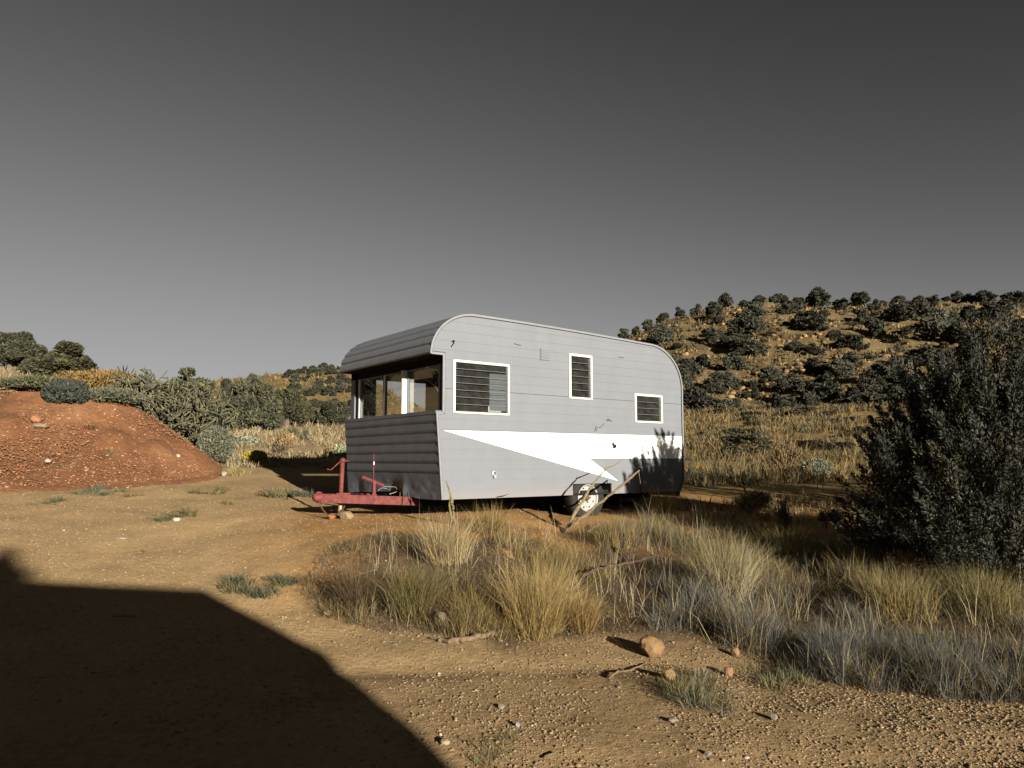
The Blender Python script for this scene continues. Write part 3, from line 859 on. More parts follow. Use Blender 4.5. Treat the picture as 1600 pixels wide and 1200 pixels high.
# sash clips along the left of the middle window
# interior: floor, cabinets, blinds
mb = MB(); mb.box(.02, 3.85, .06, WID - .06, .02, .05); mb.build('floor', M_darkin, trailer)
mb = MB(); mb.box(2.95, 2.98, .06, WID - .06, .05, 1.90); mb.build('partition', M_darkin, trailer)
lo_, hi_ = h2_, h1_
mb = MB(); mb.box(s1_ - .03, s1_, WID - .07, WID + .01, lo_ - .03, hi_ + .03); mb.box(s1_, s2_ + .25, WID - .07, WID + .01, hi_, hi_ + .03); mb.box(s1_, s2_ + .25, WID - .07, WID + .01, lo_ - .03, lo_); far_w = mb.build('far_window', M_white, trailer)
for k in range(7):
    z0 = lo_ + (hi_ - lo_) * k / 7
    mb = MB(); mb.quad((s1_, WID + .01, z0), (s2_ + .25, WID + .01, z0), (s2_ + .25, WID - .02, z0 + (hi_ - lo_) / 7), (s1_, WID - .02, z0 + (hi_ - lo_) / 7)); mb.mi = 1
    mb.box(s1_, s2_ + .25, WID + .006, WID + .012, z0 - .004, z0 + .002); mb.build('pane', [M_glass, M_louvre_edge], far_w)
s3_, _, h3_ = onw(752, 624, .9); s4_, _, h4_ = onw(763, 648, .9)
mb = MB(); mb.box(s3_, s4_, .9, 1.3, h4_ - .3, h3_); mb.build('cabinet', M_wood, trailer, bevel=.004)
# bent hoop of cane leaning inside the front window
pts = [(.25, .28 + .5 * (k / 14), .98 + .46 * math.sin(min(1, (k / 14) * 1.15 + .0) * math.pi * .5)) for k in range(15)]
mb = MB(); mb.tube([(.22, .22, .99), (.22, .34, 1.12), (.22, .5, 1.26), (.22, .66, 1.36), (.22, .82, 1.40)], .009, 6)
mb.tube([(.2, .62, .98), (.2, .60, 1.12), (.2, .54, 1.24), (.2, .42, 1.36)], .006, 6); mb.build('cane_hoop', simple('cane', (.35, .28, .18), .7), trailer, smooth=True)

# seam line, marks, hatch, vent, fittings on the near side
mb = MB()
for a, b_ in ((.02, W2[0] - .006), (W2[1] + .006, W3[0] - .006), (W3[1] + .006, 3.925)):
    if a < W1[1] and b_ > W1[0]:
        mb.box(a, W1[0] - .006, -.0062, -.0012, 1.2085, 1.2115); mb.box(W1[1] + .006, b_, -.0062, -.0012, 1.2085, 1.2115)
    else: mb.box(a, b_, -.0062, -.0012, 1.2085, 1.2115)
mb.build('seam', M_seam, trailer)
mb = MB()
for k in range(7): mb.box(1.385, 1.515, -.013, -.004, 1.64 + k * .019, 1.64 + k * .019 + .010, Matrix.Identity(4))
build_split(mb, 'vent_slat', M_trimlight, trailer)
mb = MB(); mb.box(1.372, 1.380, -.010, -.004, 1.625, 1.775); mb.box(1.38, 1.52, -.0065, -.004, 1.63, 1.77); mb.build('vent_frame', simple('vent_grey', (.17, .17, .18), .6), trailer)
def dark_frame(s0, s1, h0, h1, name, t=.004):
    mb = MB(); o = -.0065
    mb.box(s0, s1, o, -.001, h0, h0 + t); mb.box(s0, s1, o, -.001, h1 - t, h1); mb.box(s0, s0 + t, o, -.001, h0 + t, h1 - t); mb.box(s1 - t, s1, o, -.001, h0 + t, h1 - t)
    return mb.build(name, M_seam, trailer)
mb = MB(); mb.box(3.085, 3.80, -.012, -.0045, .065, .335); mb.build('hatch_door', simple('hatch_grey', (.20, .203, .215), .55, 0, .08, 4), trailer, bevel=.003)
mb = MB(); mb.box(3.072, 3.08, -.0065, -.001, .0, .45); mb.build('skirt_seam', M_seam, trailer)
# round cable port on the white stripe
mb = MB(); mb.lathe([(-.004, .0), (-.022, .012), (-.026, .030), (-.018, .036), (-.004, .038)], (2.55, 0, .635), 20); mb.build('cable_port', M_white, trailer, smooth=True)
mb = MB(); mb.lathe([(-.028, .0), (-.030, .017), (-.024, .022)], (2.567, 0, .628), 14); mb.box(2.57, 2.62, -.03, -.012, .585, .63); mb.build('port_flap', M_black, trailer)
# water inlet below the diagonal
mb = MB(); mb.lathe([(-.004, .036), (-.016, .034), (-.020, .022), (-.010, .018)], (.69, 0, .275), 18); mb.box(.675, .705, -.03, -.012, .225, .262); mb.box(.655, .662, -.014, -.005, .26, .31); mb.build('water_inlet', M_trim, trailer)
# old lamp wire near the front top
mb = MB(); mb.tube([(.118, -.006, 1.74), (.135, -.02, 1.735), (.128, -.018, 1.715), (.112, -.012, 1.695), (.105, -.008, 1.675)], .006, 6); mb.tube([(.112, -.006, 1.735), (.14, -.012, 1.748)], .009, 6); mb.build('lamp_wire', M_black, trailer)
# scratches and torn spots
def marks(specs, name):
    mb = MB()
    for p in specs: mb.tube([(a, -.0055, b_) for a, b_ in p], .0035, 5)
    return mb.build(name, M_seam, trailer)
marks([[(2.26, .78), (2.275, .84), (2.30, .80)], [(2.275, .84), (2.29, .86)], [(2.31, .84), (2.36, .845), (2.40, .87)], [(2.40, .88), (2.42, .895)], [(2.23, .70), (2.28, .695), (2.31, .705)]], 'scratch_mark')
marks([[(2.47, .935), (2.51, .935), (2.58, .932)], [(2.47, .94), (2.50, .96), (2.53, .94)]], 'scratch_mark')
marks([[(.98, 1.795), (1.04, 1.785), (1.08, 1.782)]], 'scratch_mark'); marks([[(2.70, 1.78), (2.76, 1.775), (2.80, 1.772)]], 'scratch_mark')
marks([[(3.72, .64), (3.722, .665)]], 'scratch_mark')
# torn skirt sliver at the bottom edge
mb = MB(); mb.tube([(.72, -.02, .012), (.80, -.03, .02), (.88, -.04, .045)], [.004, .006, .001], 5); mb.build('torn_trim', M_black, trailer)

# chassis and underside
mb = MB(); mb.box(.05, 3.86, .52, .58, -.10, -.006); mb.box(.05, 3.86, WID - .58, WID - .52, -.10, -.006)
for s in (.4, 1.3, 2.9, 3.7): mb.box(s, s + .05, .58, WID - .58, -.08, -.012)
mb.box(.02, 3.85, .03, WID - .03, -.005, .018)
mb.build('chassis', M_black, trailer)
mb = MB(); mb.box(3.88, 3.98, .10, WID - .1, -.07, .0); mb.build('rear_bumper', M_black, trailer, bevel=.004)
mb = MB(); mb.tube([(2.17, .25, -.05), (2.17, WID - .25, -.05)], .028, 10); mb.build('axle', M_black, trailer)
# wheel wells: inner box
mb = MB(); mb.quad((WELL[0], .02, 0), (WELL[0], .35, 0), (WELL[0], .35, .25), (WELL[0], .02, .25)); mb.quad((WELL[1], .02, 0), (WELL[1], .35, 0), (WELL[1], .35, .25), (WELL[1], .02, .25))
mb.quad((WELL[0], .02, .25), (WELL[1], .02, .25), (WELL[1], .35, .25), (WELL[0], .35, .25)); mb.quad((WELL[0], .35, 0), (WELL[1], .35, 0), (WELL[1], .35, .25), (WELL[0], .35, .25)); mb.build('wheel_well', M_black, trailer)
def wheel(w0, flip, cs=2.185, chh=-.045):
    root = MB()
    d = -1 if flip else 1
    R = .282
    prof = [(0.0, .168), (-.008, .19), (-.018, .235), (-.012, .262), (.01, .277), (.04, R), (.11, R), (.14, .277), (.162, .262), (.168, .235), (.158, .19), (.15, .168)]
    root.lathe([(y * d, r) for y, r in prof], (cs, w0, chh), 48)
    # tread grooves
    for k in range(40):
        t_ = 2 * math.pi * k / 40
    wh = root.build('wheel', M_tyre, trailer, smooth=True)
    rim = MB()
    prof = [(.15, .155), (.02, .155), (-.004, .172), (-.010, .168), (-.004, .160), (.012, .152), (.030, .145), (.028, .120), (.014, .105), (.010, .088), (.022, .070), (.040, .060), (.040, .036)]
    rim.lathe([(y * d, r) for y, r in prof], (cs, w0, chh), 48)
    r_ = rim.build('rim', M_rim, wh, smooth=True)
    hl = MB()
    for k in range(8):
        t_ = 2 * math.pi * (k + .5) / 8
        c = (cs + .121 * math.cos(t_), w0 + .0 * d, chh + .121 * math.sin(t_))
        hl.lathe([(.0265 * d, .0), (.0262 * d, .0145), (.034 * d, .0150)], c, 14)
    build_split(hl, 'rim_hole', M_black, wh)
    hb = MB(); hb.lathe([(.040 * d, .040), (.012 * d, .036), (-.004 * d, .028), (-.010 * d, .016), (-.012 * d, .0)], (cs, w0, chh), 20)
    for k in range(5):
        t_ = 2 * math.pi * k / 5; hb.lathe([(.03 * d, .009), (.012 * d, .009), (.010 * d, .0)], (cs + .052 * math.cos(t_), w0, chh + .052 * math.sin(t_)), 8)
    hb.build('hub', M_rust, wh, smooth=False)
wheel(.055, False); wheel(WID - .055, True)

# hitch
mbx = MB()
def rail(p, q, hh=.10, ww=.05, name='tongue_rail', slant=0.0):
    mb = MB(); p = np.array(p); q = np.array(q); d = (q - p) / np.linalg.norm(q - p); n_ = np.array([-d[1], d[0], 0])
    a = [p + n_ * ww / 2, p - n_ * ww / 2]; b_ = [q + n_ * ww / 2, q - n_ * ww / 2]
    vs = []
    for pt in (a[0], a[1], b_[1], b_[0]): vs.append(pt + np.array([0, 0, -hh / 2]))
    bs = [a[0], a[1], b_[1] - d * slant, b_[0] - d * slant]
    for pt in bs: vs.append(pt + np.array([0, 0, hh / 2]))
    mb.add(vs, [(0, 3, 2, 1), (4, 5, 6, 7), (0, 1, 5, 4), (1, 2, 6, 5), (2, 3, 7, 6), (3, 0, 4, 7)])
    return mb.build(name, M_red, trailer, bevel=.004)
rail((-.86, 1.20, -.005), (.12, .60, -.045), .098, .05, slant=.08)
rail((-.86, 1.24, -.005), (.12, 1.84, -.045), .098, .05)
mb = MB(); mb.box(-.42, -.37, .93, 1.50, -.03, .03); mb.build('cross_member', M_red, trailer)
mb = MB(); mb.tube([(-.955, 1.21, -.005), (-.94, 1.21, .0), (-.92, 1.21, .004), (-.86, 1.21, .004), (-.80, 1.21, .0)], [.028, .046, .052, .050, .046], 14)
mb.tube([(-.93, 1.21, .04), (-.90, 1.21, .062), (-.85, 1.21, .055)], .012, 6); mb.build('coupler', M_red, trailer, smooth=True)
mb = MB(); mb.box(-.70, -.60, 1.13, 1.29, -.058, -.048); mb.box(-.72, -.55, 1.10, 1.14, -.055, .052); mb.build('jack_bracket', M_red, trailer, bevel=.003)
jx = -.625
mb = MB(); mb.tube([(jx, 1.20, -.05), (jx + .005, 1.20, .15), (jx + .014, 1.20, .41)], .026, 14); mb.build('jack_tube', M_red, trailer, smooth=True)
mb = MB(); mb.tube([(jx - .002, 1.20, -.20), (jx, 1.20, -.04)], [.028, .020], 12); mb.tube([(jx - .002, 1.20, -.21), (jx - .002, 1.20, -.195)], .045, 12); mb.build('jack_foot', simple('jack_steel', (.42, .30, .20), .6, .3, .3, 25), trailer, smooth=True)
mb = MB(); mb.tube([(jx + .014, 1.20, .405), (jx + .016, 1.20, .43), (jx + .018, 1.20, .455)], [.038, .036, .014], 12); mb.build('jack_cap', M_red, trailer, smooth=True)
mb = MB(); mb.tube([(jx + .10, 1.20, .42), (jx - .02, 1.19, .41), (jx - .14, 1.17, .315), (jx - .19, 1.16, .325)], .007, 6); mb.build('jack_crank', M_red, trailer)
# brake lever: toothed bar on a post, with whip rod
mb = MB()
a = np.array([-.40, 1.12, .235]); b_ = np.array([-.12, 1.12, .125]); d = (b_ - a)
for k in range(24):
    p = a + d * k / 24; q = a + d * (k + .55) / 24
    mb.tube([tuple(p + np.array([0, 0, -.014])), tuple(q + np.array([0, 0, -.014]))], .010, 4)
mb.tube([tuple(a), tuple(b_)], .017, 6); mb.build('brake_lever', M_red, trailer)
mb = MB(); mb.box(-.275, -.215, 1.10, 1.15, -.02, .03); mb.box(-.262, -.225, 1.105, 1.14, .03, .19); mb.build('lever_post', M_red, trailer, bevel=.003)
mb = MB(); mb.tube([(-.25, 1.12, .17), (-.252, 1.12, .50)], .006, 6); mb.build('whip_rod', M_red, trailer)
mb = MB(); mb.box(-.257, -.246, 1.113, 1.127, .37, .41); mb.build('rod_tag', M_white, trailer)
mb = MB(); mb.tube([(-.13, 1.10, .12), (-.02, 1.0, .11), (.0, .98, .06), (-.10, 1.0, .03)], .003, 5); mb.tube([(-.20, 1.10, .07), (-.16, 1.08, .10), (-.10, 1.07, .095)], .003, 5); mb.build('brake_cable', M_trim, trailer)
# u-bolts on the near rail
mb = MB()
for s_, w_ in ((-.10, .715), (-.02, .665)):
    mb.tube([(s_, w_ + .03, .06), (s_, w_ + .03, -.08), (s_, w_ - .035, -.085), (s_ + .01, w_ - .035, .07)], .006, 6)
build_split(mb, 'spring_clamp', M_rust, trailer)
mb = MB()
cp = []
for k in range(26):
    t_ = k / 25; cp.append((-.90 + .32 * t_, 1.16 - .02 * math.sin(t_ * 9), -.05 - .16 * math.sin(math.pi * min(1, t_ * 1.0)) ** .7))
for k in range(24):
    p = Vector(cp[k]); q = Vector(cp[k + 1]); mid = (p + q) / 2; dd = (q - p) * .75
    off = Vector((0, .008, 0)) if k % 2 else Vector((0, 0, .008))
    mb.tube([mid - dd + off, mid + dd + off], .004, 5); mb.tube([mid - dd - off, mid + dd - off], .004, 5)
mb.build('safety_chain', M_rust, trailer)['kind'] = 'stuff'

# ================================================================== VEGETATION BUILDERS
def foliage(lobes, n, leaf, cols, seed, up=.3, aniso=2.2, shell=.55):
    """many small leaf clump triangles through the volume of the lobes (x,y,z,rx,ry,rz)"""
    r_ = np.random.default_rng(seed)
    lob = np.array(lobes); wt = lob[:, 3] * lob[:, 4]; wt = wt / wt.sum()
    k = r_.choice(len(lob), n, p=wt)
    d = r_.normal(size=(n, 3)); d /= np.linalg.norm(d, axis=1)[:, None]
    rad = 1 - shell * r_.random(n) ** 1.6
    P = lob[k, :3] + d * lob[k, 3:6] * rad[:, None]
    keep = P[:, 2] > .02
    P = P[keep]; d = d[keep]; k = k[keep]; n = len(P)
    ax = d * .8 + r_.normal(size=(n, 3)) * .55; ax[:, 2] += up; ax /= np.linalg.norm(ax, axis=1)[:, None]
    sd = np.cross(ax, r_.normal(size=(n, 3))); sd /= np.linalg.norm(sd, axis=1)[:, None]
    ln = leaf * r_.uniform(.6, 1.5, n) * .5 * aniso; wd = leaf * r_.uniform(.6, 1.4, n) * .5
    a = P - ax * ln[:, None]; tip = P + ax * ln[:, None]
    l_ = P - ax * ln[:, None] * .1 + sd * wd[:, None]; r2 = P - ax * ln[:, None] * .1 - sd * wd[:, None]
    v = np.stack([a, l_, tip, r2], 1).reshape(-1, 3)
    b = (np.arange(n) * 4)[:, None]
    f = np.concatenate([b + [[0, 1, 2]], b + [[0, 2, 3]]], 1).reshape(-1, 3)
    cc = np.array(cols)[r_.integers(0, len(cols), n)] * r_.uniform(.7, 1.3, (n, 1))
    cl = 1 + .25 * np.sin(lob[k, 0] * 31 + lob[k, 2] * 17)     # each lobe has a tone of its own
    c = np.repeat((cc * cl[:, None])[:, None, :], 4, 1).reshape(-1, 3)
    return v, f, np.clip(c, .01, .8)
JUN = [(.075, .080, .052), (.10, .10, .062), (.060, .066, .048), (.115, .105, .052)]
JUNG = [(.13, .125, .045), (.11, .11, .05), (.15, .13, .05)]
def lobes_dome(seed, n=9, w=.5, h=.85, low=0.0):
    r_ = np.random.default_rng(seed); out = []
    for i in range(n):
        a = r_.uniform(0, 2 * math.pi); q = math.sqrt(r_.random()) * .55
        z = r_.uniform(.22, .70) * h + low
        rr = r_.uniform(.16, .27) * (1.15 - .4 * z / h)
        out.append((math.cos(a) * q * w * 1.3, math.sin(a) * q * w * 1.3, z, rr, rr, rr * r_.uniform(.75, 1.05)))
    out.append((0, 0, .45 * h, .34, .34, .36 * h))
    return out
def lobes_lumpy(seed, n=26):
    r_ = np.random.default_rng(seed); out = []
    sx, sy, tilt = r_.uniform(.85, 1.1), r_.uniform(.85, 1.1), r_.uniform(-.12, .12)
    for i in range(n):
        a = r_.uniform(0, 2 * math.pi); e = math.asin(r_.uniform(-.05, 1.0))
        q = r_.uniform(.62, 1.0)
        x, y, z = math.cos(a) * math.cos(e) * .36 * q * sx, math.sin(a) * math.cos(e) * .36 * q * sy, .16 + math.sin(e) * .62 * q * (1 + tilt * math.cos(a))
        rr = r_.uniform(.085, .165)
        out.append((x, y, z, rr, rr, rr * r_.uniform(.7, 1.0)))
    out.append((0, 0, .34, .26, .26, .24))
    return out
def make_tree_meshes(nv, leaves, leaf, cols, seed0, lumpy=0, **kw):
    out = []
    for i in range(nv):
        lb = lobes_lumpy(seed0 + i * 7, lumpy + i * 2) if lumpy else lobes_dome(seed0 + i * 13, n=random.randint(8, 13), **kw)
        tone = random.uniform(.62, 1.12)
        v, f, c = foliage(lb, leaves, leaf, np.array(cols) * tone, seed0 + i)
        out.append(mesh_np('juniper_crown', v, f, 3, c))
    return out
M_bark = simple('bark', (.16, .125, .095), .95, 0, .35, 22, .6)
def trunk_mesh(seed):
    r_ = random.Random(seed); mb = MB()
    for i in range(4):
        a = r_.uniform(0, 6.28); x, y = math.cos(a) * .05, math.sin(a) * .05
        mb.tube([(x * .3, y * .3, -.06), (x, y, .12), (x * 2.5 + r_.uniform(-.03, .03), y * 2.5, .32), (x * 4.2, y * 4.2, .55)], [.045, .034, .022, .008], 7)
    me = bpy.data.meshes.new('juniper_trunk'); me.from_pydata(mb.v, [], mb.f); me.update(); me.materials.append(M_bark)
    return me
TRUNKS = [trunk_mesh(i) for i in range(3)]
MID = make_tree_meshes(5, 17000, .027, JUN + JUNG[1:2], 100, lumpy=24)
MIDG = make_tree_meshes(2, 17000, .027, JUNG + JUN[1:], 160, lumpy=24)
FAR = make_tree_meshes(10, 3800, .046, [(.085, .085, .055), (.10, .095, .06), (.065, .068, .048)], 200, lumpy=14)
FARS = make_tree_meshes(3, 2500, .05, [(.10, .085, .05), (.13, .115, .06), (.08, .075, .05), (.16, .13, .07)], 240)
for me in MID + MIDG + FAR + FARS: me.materials.append(M_leaf)
def put_tree(mesh, p, width, height, label, group=None, cat='tree', trunk=False, name='juniper_tree'):
    rz = random.uniform(0, 6.28)
    if trunk:
        o = empty(name, (p[0], p[1], p[2] - .03), rz)
        t_ = link('trunk', random.choice(TRUNKS), None, o); c = link('crown', mesh, None, o)
        t_.scale = c.scale = (width, width, height)
    else:
        o = link(name, mesh); o.location = (p[0], p[1], p[2] - .05 * height); o.rotation_euler = (0, 0, rz); o.scale = (width * random.uniform(.9, 1.25), width * random.uniform(.8, 1.1), height * random.uniform(.68, 1.0))
    return tag(o, label, cat, group)

def hill_words(px, py, sky_l):
    side = 'left' if px < 1200 else ('middle' if px < 1360 else 'right')
    where = {'left': 'near the trailer rear', 'middle': 'between trailer and big juniper', 'right': 'above the big juniper'}[side]
    band = 'on the skyline' if sky_l else ('on the upper slope' if py < 540 else ('halfway up' if py < 590 else 'on the lower slope'))
    return 'dark juniper %s of the right hill, %s' % (band, where), 'junipers %s of the right hill, %s' % (band, where)
# ---- right hill junipers (crop coordinates read off the photograph)
RH = [(630,265,90),(750,250,100),(870,290,160),(950,230,110),(1080,200,80),(1180,200,90),(1270,195,60),(1320,200,90),(1360,180,70),(1460,180,90),(1580,220,110),(410,370,110),(330,400,90),(245,420,100),(520,300,100),(500,480,170),(900,350,90),(1150,300,180),(860,470,160),(1100,430,240),(1090,560,220),(970,520,140),(1400,280,140),(1530,390,200),(1450,370,120),(690,720,170),(780,640,120),(920,800,200),(1010,670,130),(1250,760,190),(1400,810,170),(770,960,260),(880,830,120),(1000,970,120),(1140,860,110),(1430,540,110),(1550,560,120),(1560,690,130),(1580,830,150),(680,790,120),(1330,940,170),(1540,920,130),(570,640,110),(600,880,150)]
RH2 = [(180,200,160),(300,190,60),(350,190,60),(460,220,140),(560,250,100),(340,260,80),(410,520,180),(280,460,110),(480,350,120),(570,430,150),(710,330,130),(730,210,110),(640,300,80),(860,310,160),(960,230,120),(1060,190,70),(1130,180,90),(1210,190,90),(1330,200,130),(1500,190,110),(1580,150,90),(980,460,240),(1080,380,160),(1230,330,150),(900,640,240),(780,430,100),(200,700,140),(330,720,180),(400,640,120),(650,760,240),(200,880,230),(520,870,160),(760,800,180),(1150,480,160),(1400,300,200),(1560,420,160),(1000,800,200),(1250,560,200),(420,900,150),(900,860,150),(620,200,50)]
for lst, ox, oy in ((RH, 920, 430), (RH2, 1240, 430)):
    for cx_, cy_, cw in lst:
        px, py, pw_ = ox + cx_ / 4.444, oy + cy_ / 4.444, cw / 4.444
        p, r_h = hit(px, py - 1, rmin=66)
        wid = pw_ * r_h / FPX * 1.2
        sky_l = py < 478 + (max(0, 1100 - px) * .45)
        put_tree(random.choice(FAR), p, wid, wid * random.uniform(.82, 1.05),
                 *hill_words(px, py, sky_l), 'bush')
# ---- left distant hill
LH = [(890,230,70),(850,250,80),(960,250,110),(1060,230,110),(1130,210,80),(1190,190,50),(1225,190,40),(760,290,150),(810,340,120),(930,300,90),(1040,270,90),(1140,260,90),(1210,300,110),(1270,340,90),(1020,360,110),(1120,350,130),(1210,340,80),(870,330,90),(920,460,140),(1000,430,120),(1100,450,160),(1210,420,130),(1280,420,100),(970,560,150),(1060,600,150),(1090,700,160),(1010,680,130),(1290,560,150),(1150,560,160),(820,420,120)]
for cx_, cy_, cw in LH:
    px, py, pw_ = 320 + cx_ / 5.714, 540 + cy_ / 5.714, cw / 5.714
    p, r_h = hit(px, py, rmin=40)
    wid = pw_ * r_h / FPX * 1.1
    put_tree(random.choice(FAR), p, wid, wid * random.uniform(.8, 1.0), 'small round juniper %s the far golden hillside left of the trailer' % ('along the top of' if cy_ < 270 else ('halfway down' if cy_ < 400 else 'at the foot of')), 'junipers %s the far left hill' % ('along the top of' if cy_ < 270 else ('halfway down' if cy_ < 400 else 'at the foot of')), 'bush')
# ---- mid distance trees left
def at_range(px, r):
    az = math.atan((px - 800) / FPX); x, y = math.sin(az) * r, math.cos(az) * r
    return np.array([x, y, Zt(x, y)])
def mid_tree(px, py_base, wpx, hpx, r, mesh, label, cat='tree'):
    p = at_range(px, r)
    base_z = zy(r, px, py_base)
    s = r / FPX * math.hypot(1, (px - 800) / FPX) ** 0
    w = wpx * s * 1.0; h = hpx * s
    # crown meshes reach about 0.9 of their unit height
    top = base_z + h
    H = (top - p[2]) / .88
    o = put_tree(mesh, p, w / .92, H, label, None, cat, True)
    return o
mid_tree(12, 577, 75, 55, 37, MID[0], 'dark green juniper tree cut off by the left edge of the photo')
mid_tree(88, 590, 98, 54, 35, MIDG[0], 'round olive juniper tree second from the left edge')
mid_tree(124, 584, 34, 36, 36.5, MID[1], 'small grey green juniper at the right shoulder of the round olive one')
mid_tree(285, 650, 110, 76, 33, MID[2], 'olive juniper tree standing behind the tall cholla cactus')
mid_tree(362, 662, 66, 76, 36, MID[3], 'grey green juniper tree just right of the tall cholla cactus')
mid_tree(402, 664, 84, 82, 35, MID[4], 'large dark juniper tree in the middle of the left tree line')
mid_tree(450, 664, 74, 70, 38, MIDG[1], 'yellow green juniper tree at the right end of the left tree line')
mid_tree(470, 662, 50, 36, 41, MID[0], 'low dark juniper behind the small cholla cactus')
mid_tree(524, 664, 56, 46, 40, MID[1], 'dark juniper tree touching the front corner of the trailer')
mid_tree(495, 650, 44, 30, 52, MID[2], 'dim juniper between the left tree line and the trailer')

# ---- the big dark juniper at the right edge
def plume_tree(name, p, trunk_h, plumes, leaf_cols, label, seed, nleaf=230, orange=0):
    r_ = np.random.default_rng(seed)
    root = empty(name, tuple(p)); tag(root, label, 'tree')
    mb = MB()
    for i in range(12):
        a = r_.uniform(0, 6.28); e = r_.uniform(.15, .9)
        mb.tube([(0, 0, -.1), (math.cos(a) * .08, math.sin(a) * .08, .3), (math.cos(a) * .5 * e, math.sin(a) * .5 * e, .9), (math.cos(a) * 1.1 * e, math.sin(a) * 1.1 * e, 1.5)], [.10, .07, .045, .015], 8)
    mb.build('trunk', M_bark, root)
    vs = []; fs = []; cs = []; o = 0
    for (b, d, L_, R_) in plumes:
        n = int(nleaf * (L_ / .5))
        t_ = r_.random(n) ** .8
        ax = np.array(d) / np.linalg.norm(d)
        u = np.cross(ax, [0.3, .5, .2]); u /= np.linalg.norm(u); w = np.cross(ax, u)
        an = r_.uniform(0, 6.28, n); prof = np.sin(np.pi * np.clip(t_ * .9 + .12, 0, 1)) ** .7 * (1 - .55 * t_)
        rr = R_ * prof * np.sqrt(r_.random(n)); 
        radial = u[None] * np.cos(an)[:, None] + w[None] * np.sin(an)[:, None]
        P = np.array(b)[None] + ax[None] * (t_ * L_)[:, None] + radial * rr[:, None]
        dirn = ax[None] * 1.0 + radial * .55 + r_.normal(size=(n, 3)) * .3; dirn /= np.linalg.norm(dirn, axis=1)[:, None]
        sd = np.cross(dirn, r_.normal(size=(n, 3))); sd /= np.linalg.norm(sd, axis=1)[:, None]
        ln = r_.uniform(.018, .042, n)[:, None]; wd = r_.uniform(.004, .008, n)[:, None]
        v = np.stack([P, P + dirn * ln * .55 + sd * wd, P + dirn * ln * 1.3, P + dirn * ln * .55 - sd * wd], 1).reshape(-1, 3)
        bi = (np.arange(n) * 4)[:, None] + o
        fs.append(np.concatenate([bi + [[0, 1, 2]], bi + [[0, 2, 3]]], 1).reshape(-1, 3)); vs.append(v); o += len(v)
        base = np.array(leaf_cols[r_.integers(0, len(leaf_cols))])
        c = base[None] * r_.uniform(.7, 1.35, (n, 1)); cs.append(np.repeat(c[:, None, :], 4, 1).reshape(-1, 3))
    me = mesh_np('crown', np.concatenate(vs), np.concatenate(fs), 3, np.clip(np.concatenate(cs), .01, .8))
    link('crown', me, M_leaf, root)
    return root
def dome_plumes(n, W, Hh, seed, spires=(), ybias=0.0):
    """plumes through an irregular dome, pointing up and out"""
    r_ = np.random.default_rng(seed); out = []
    for i in range(n):
        a = r_.uniform(0, 6.28); q = r_.random() ** .45
        z = Hh * (r_.random() ** 1.25) * .86
        env = W * math.sqrt(max(0.02, 1 - (z / Hh) ** 1.7)) * (1 + .18 * math.sin(a * 3 + 1) + .10 * math.sin(a * 7))
        rr = env * (.35 + .65 * q)
        b = (math.cos(a) * rr * .88, math.sin(a) * rr * .88, max(.03, z - .1))
        out_t = q * (1 - .55 * z / Hh)
        d = (math.cos(a) * out_t * .95 + r_.normal() * .15, math.sin(a) * out_t * .95 + r_.normal() * .15, .75 + .4 * z / Hh)
        out.append((b, d, r_.uniform(.28, .62), r_.uniform(.055, .10)))
    for (sx, sy, z0, z1) in spires:
        zz = z0
        while zz < z1 - .1:
            k = 3
            for j in range(k):
                a = r_.uniform(0, 6.28); rad = .20 * (1 - (zz - z0) / (z1 - z0 + .01)) + .02
                out.append(((sx + math.cos(a) * rad, sy + math.sin(a) * rad, zz), (math.cos(a) * .28, math.sin(a) * .28, 1), min(.42, z1 - zz + .05), .06))
            zz += .11
        out.append(((sx, sy, z1 - .35), (0, 0, 1), .38, .045))
    return out
BT = [(.046, .047, .034), (.056, .057, .042), (.078, .077, .060), (.038, .039, .026), (.095, .092, .072), (.065, .060, .028)]
bp_ = at_range(1560, 7.9)
pl = dome_plumes(620, 1.12, 1.85, 5, spires=[(-.02, -.0, 1.1, 2.24), (.25, -.25, 1.1, 2.1), (-.25, -.3, 1.1, 1.75), (.55, .1, 1.2, 2.1), (-.55, -.2, .9, 1.62), (-.85, -.1, .6, 1.25), (.85, -.3, 1.0, 1.9), (-.15, .3, 1.2, 1.95), (-.4, .25, 1.0, 1.6)])
plume_tree('juniper_tree', bp_, 1, pl, BT, 'big dark juniper with feathery upright sprays filling the right edge', 3, nleaf=225)
bp2 = at_range(1775, 10.2)
pl = dome_plumes(240, 1.3, 2.2, 15, spires=[(.0, 0, 1.3, 2.6), (-.5, .2, 1.0, 2.2), (.6, .1, 1, 2.1)])
plume_tree('juniper_tree', bp2, 1, pl, BT, 'dark juniper just outside the right edge beyond the big one', 4, nleaf=120)
bp3 = at_range(2070, 11.2)
pl = dome_plumes(200, 1.5, 2.0, 25, spires=[(.0, 0, 1.2, 2.3), (-.7, .2, .9, 1.9), (.7, .1, .9, 1.9)])
plume_tree('juniper_tree', bp3, 1, pl, BT, 'dark juniper well outside the right edge whose shade crosses the meadow', 6, nleaf=130)
# orange dead sprigs caught in the big juniper
M_orange = simple('dead_leaf_orange', (.55, .16, .03), .8)

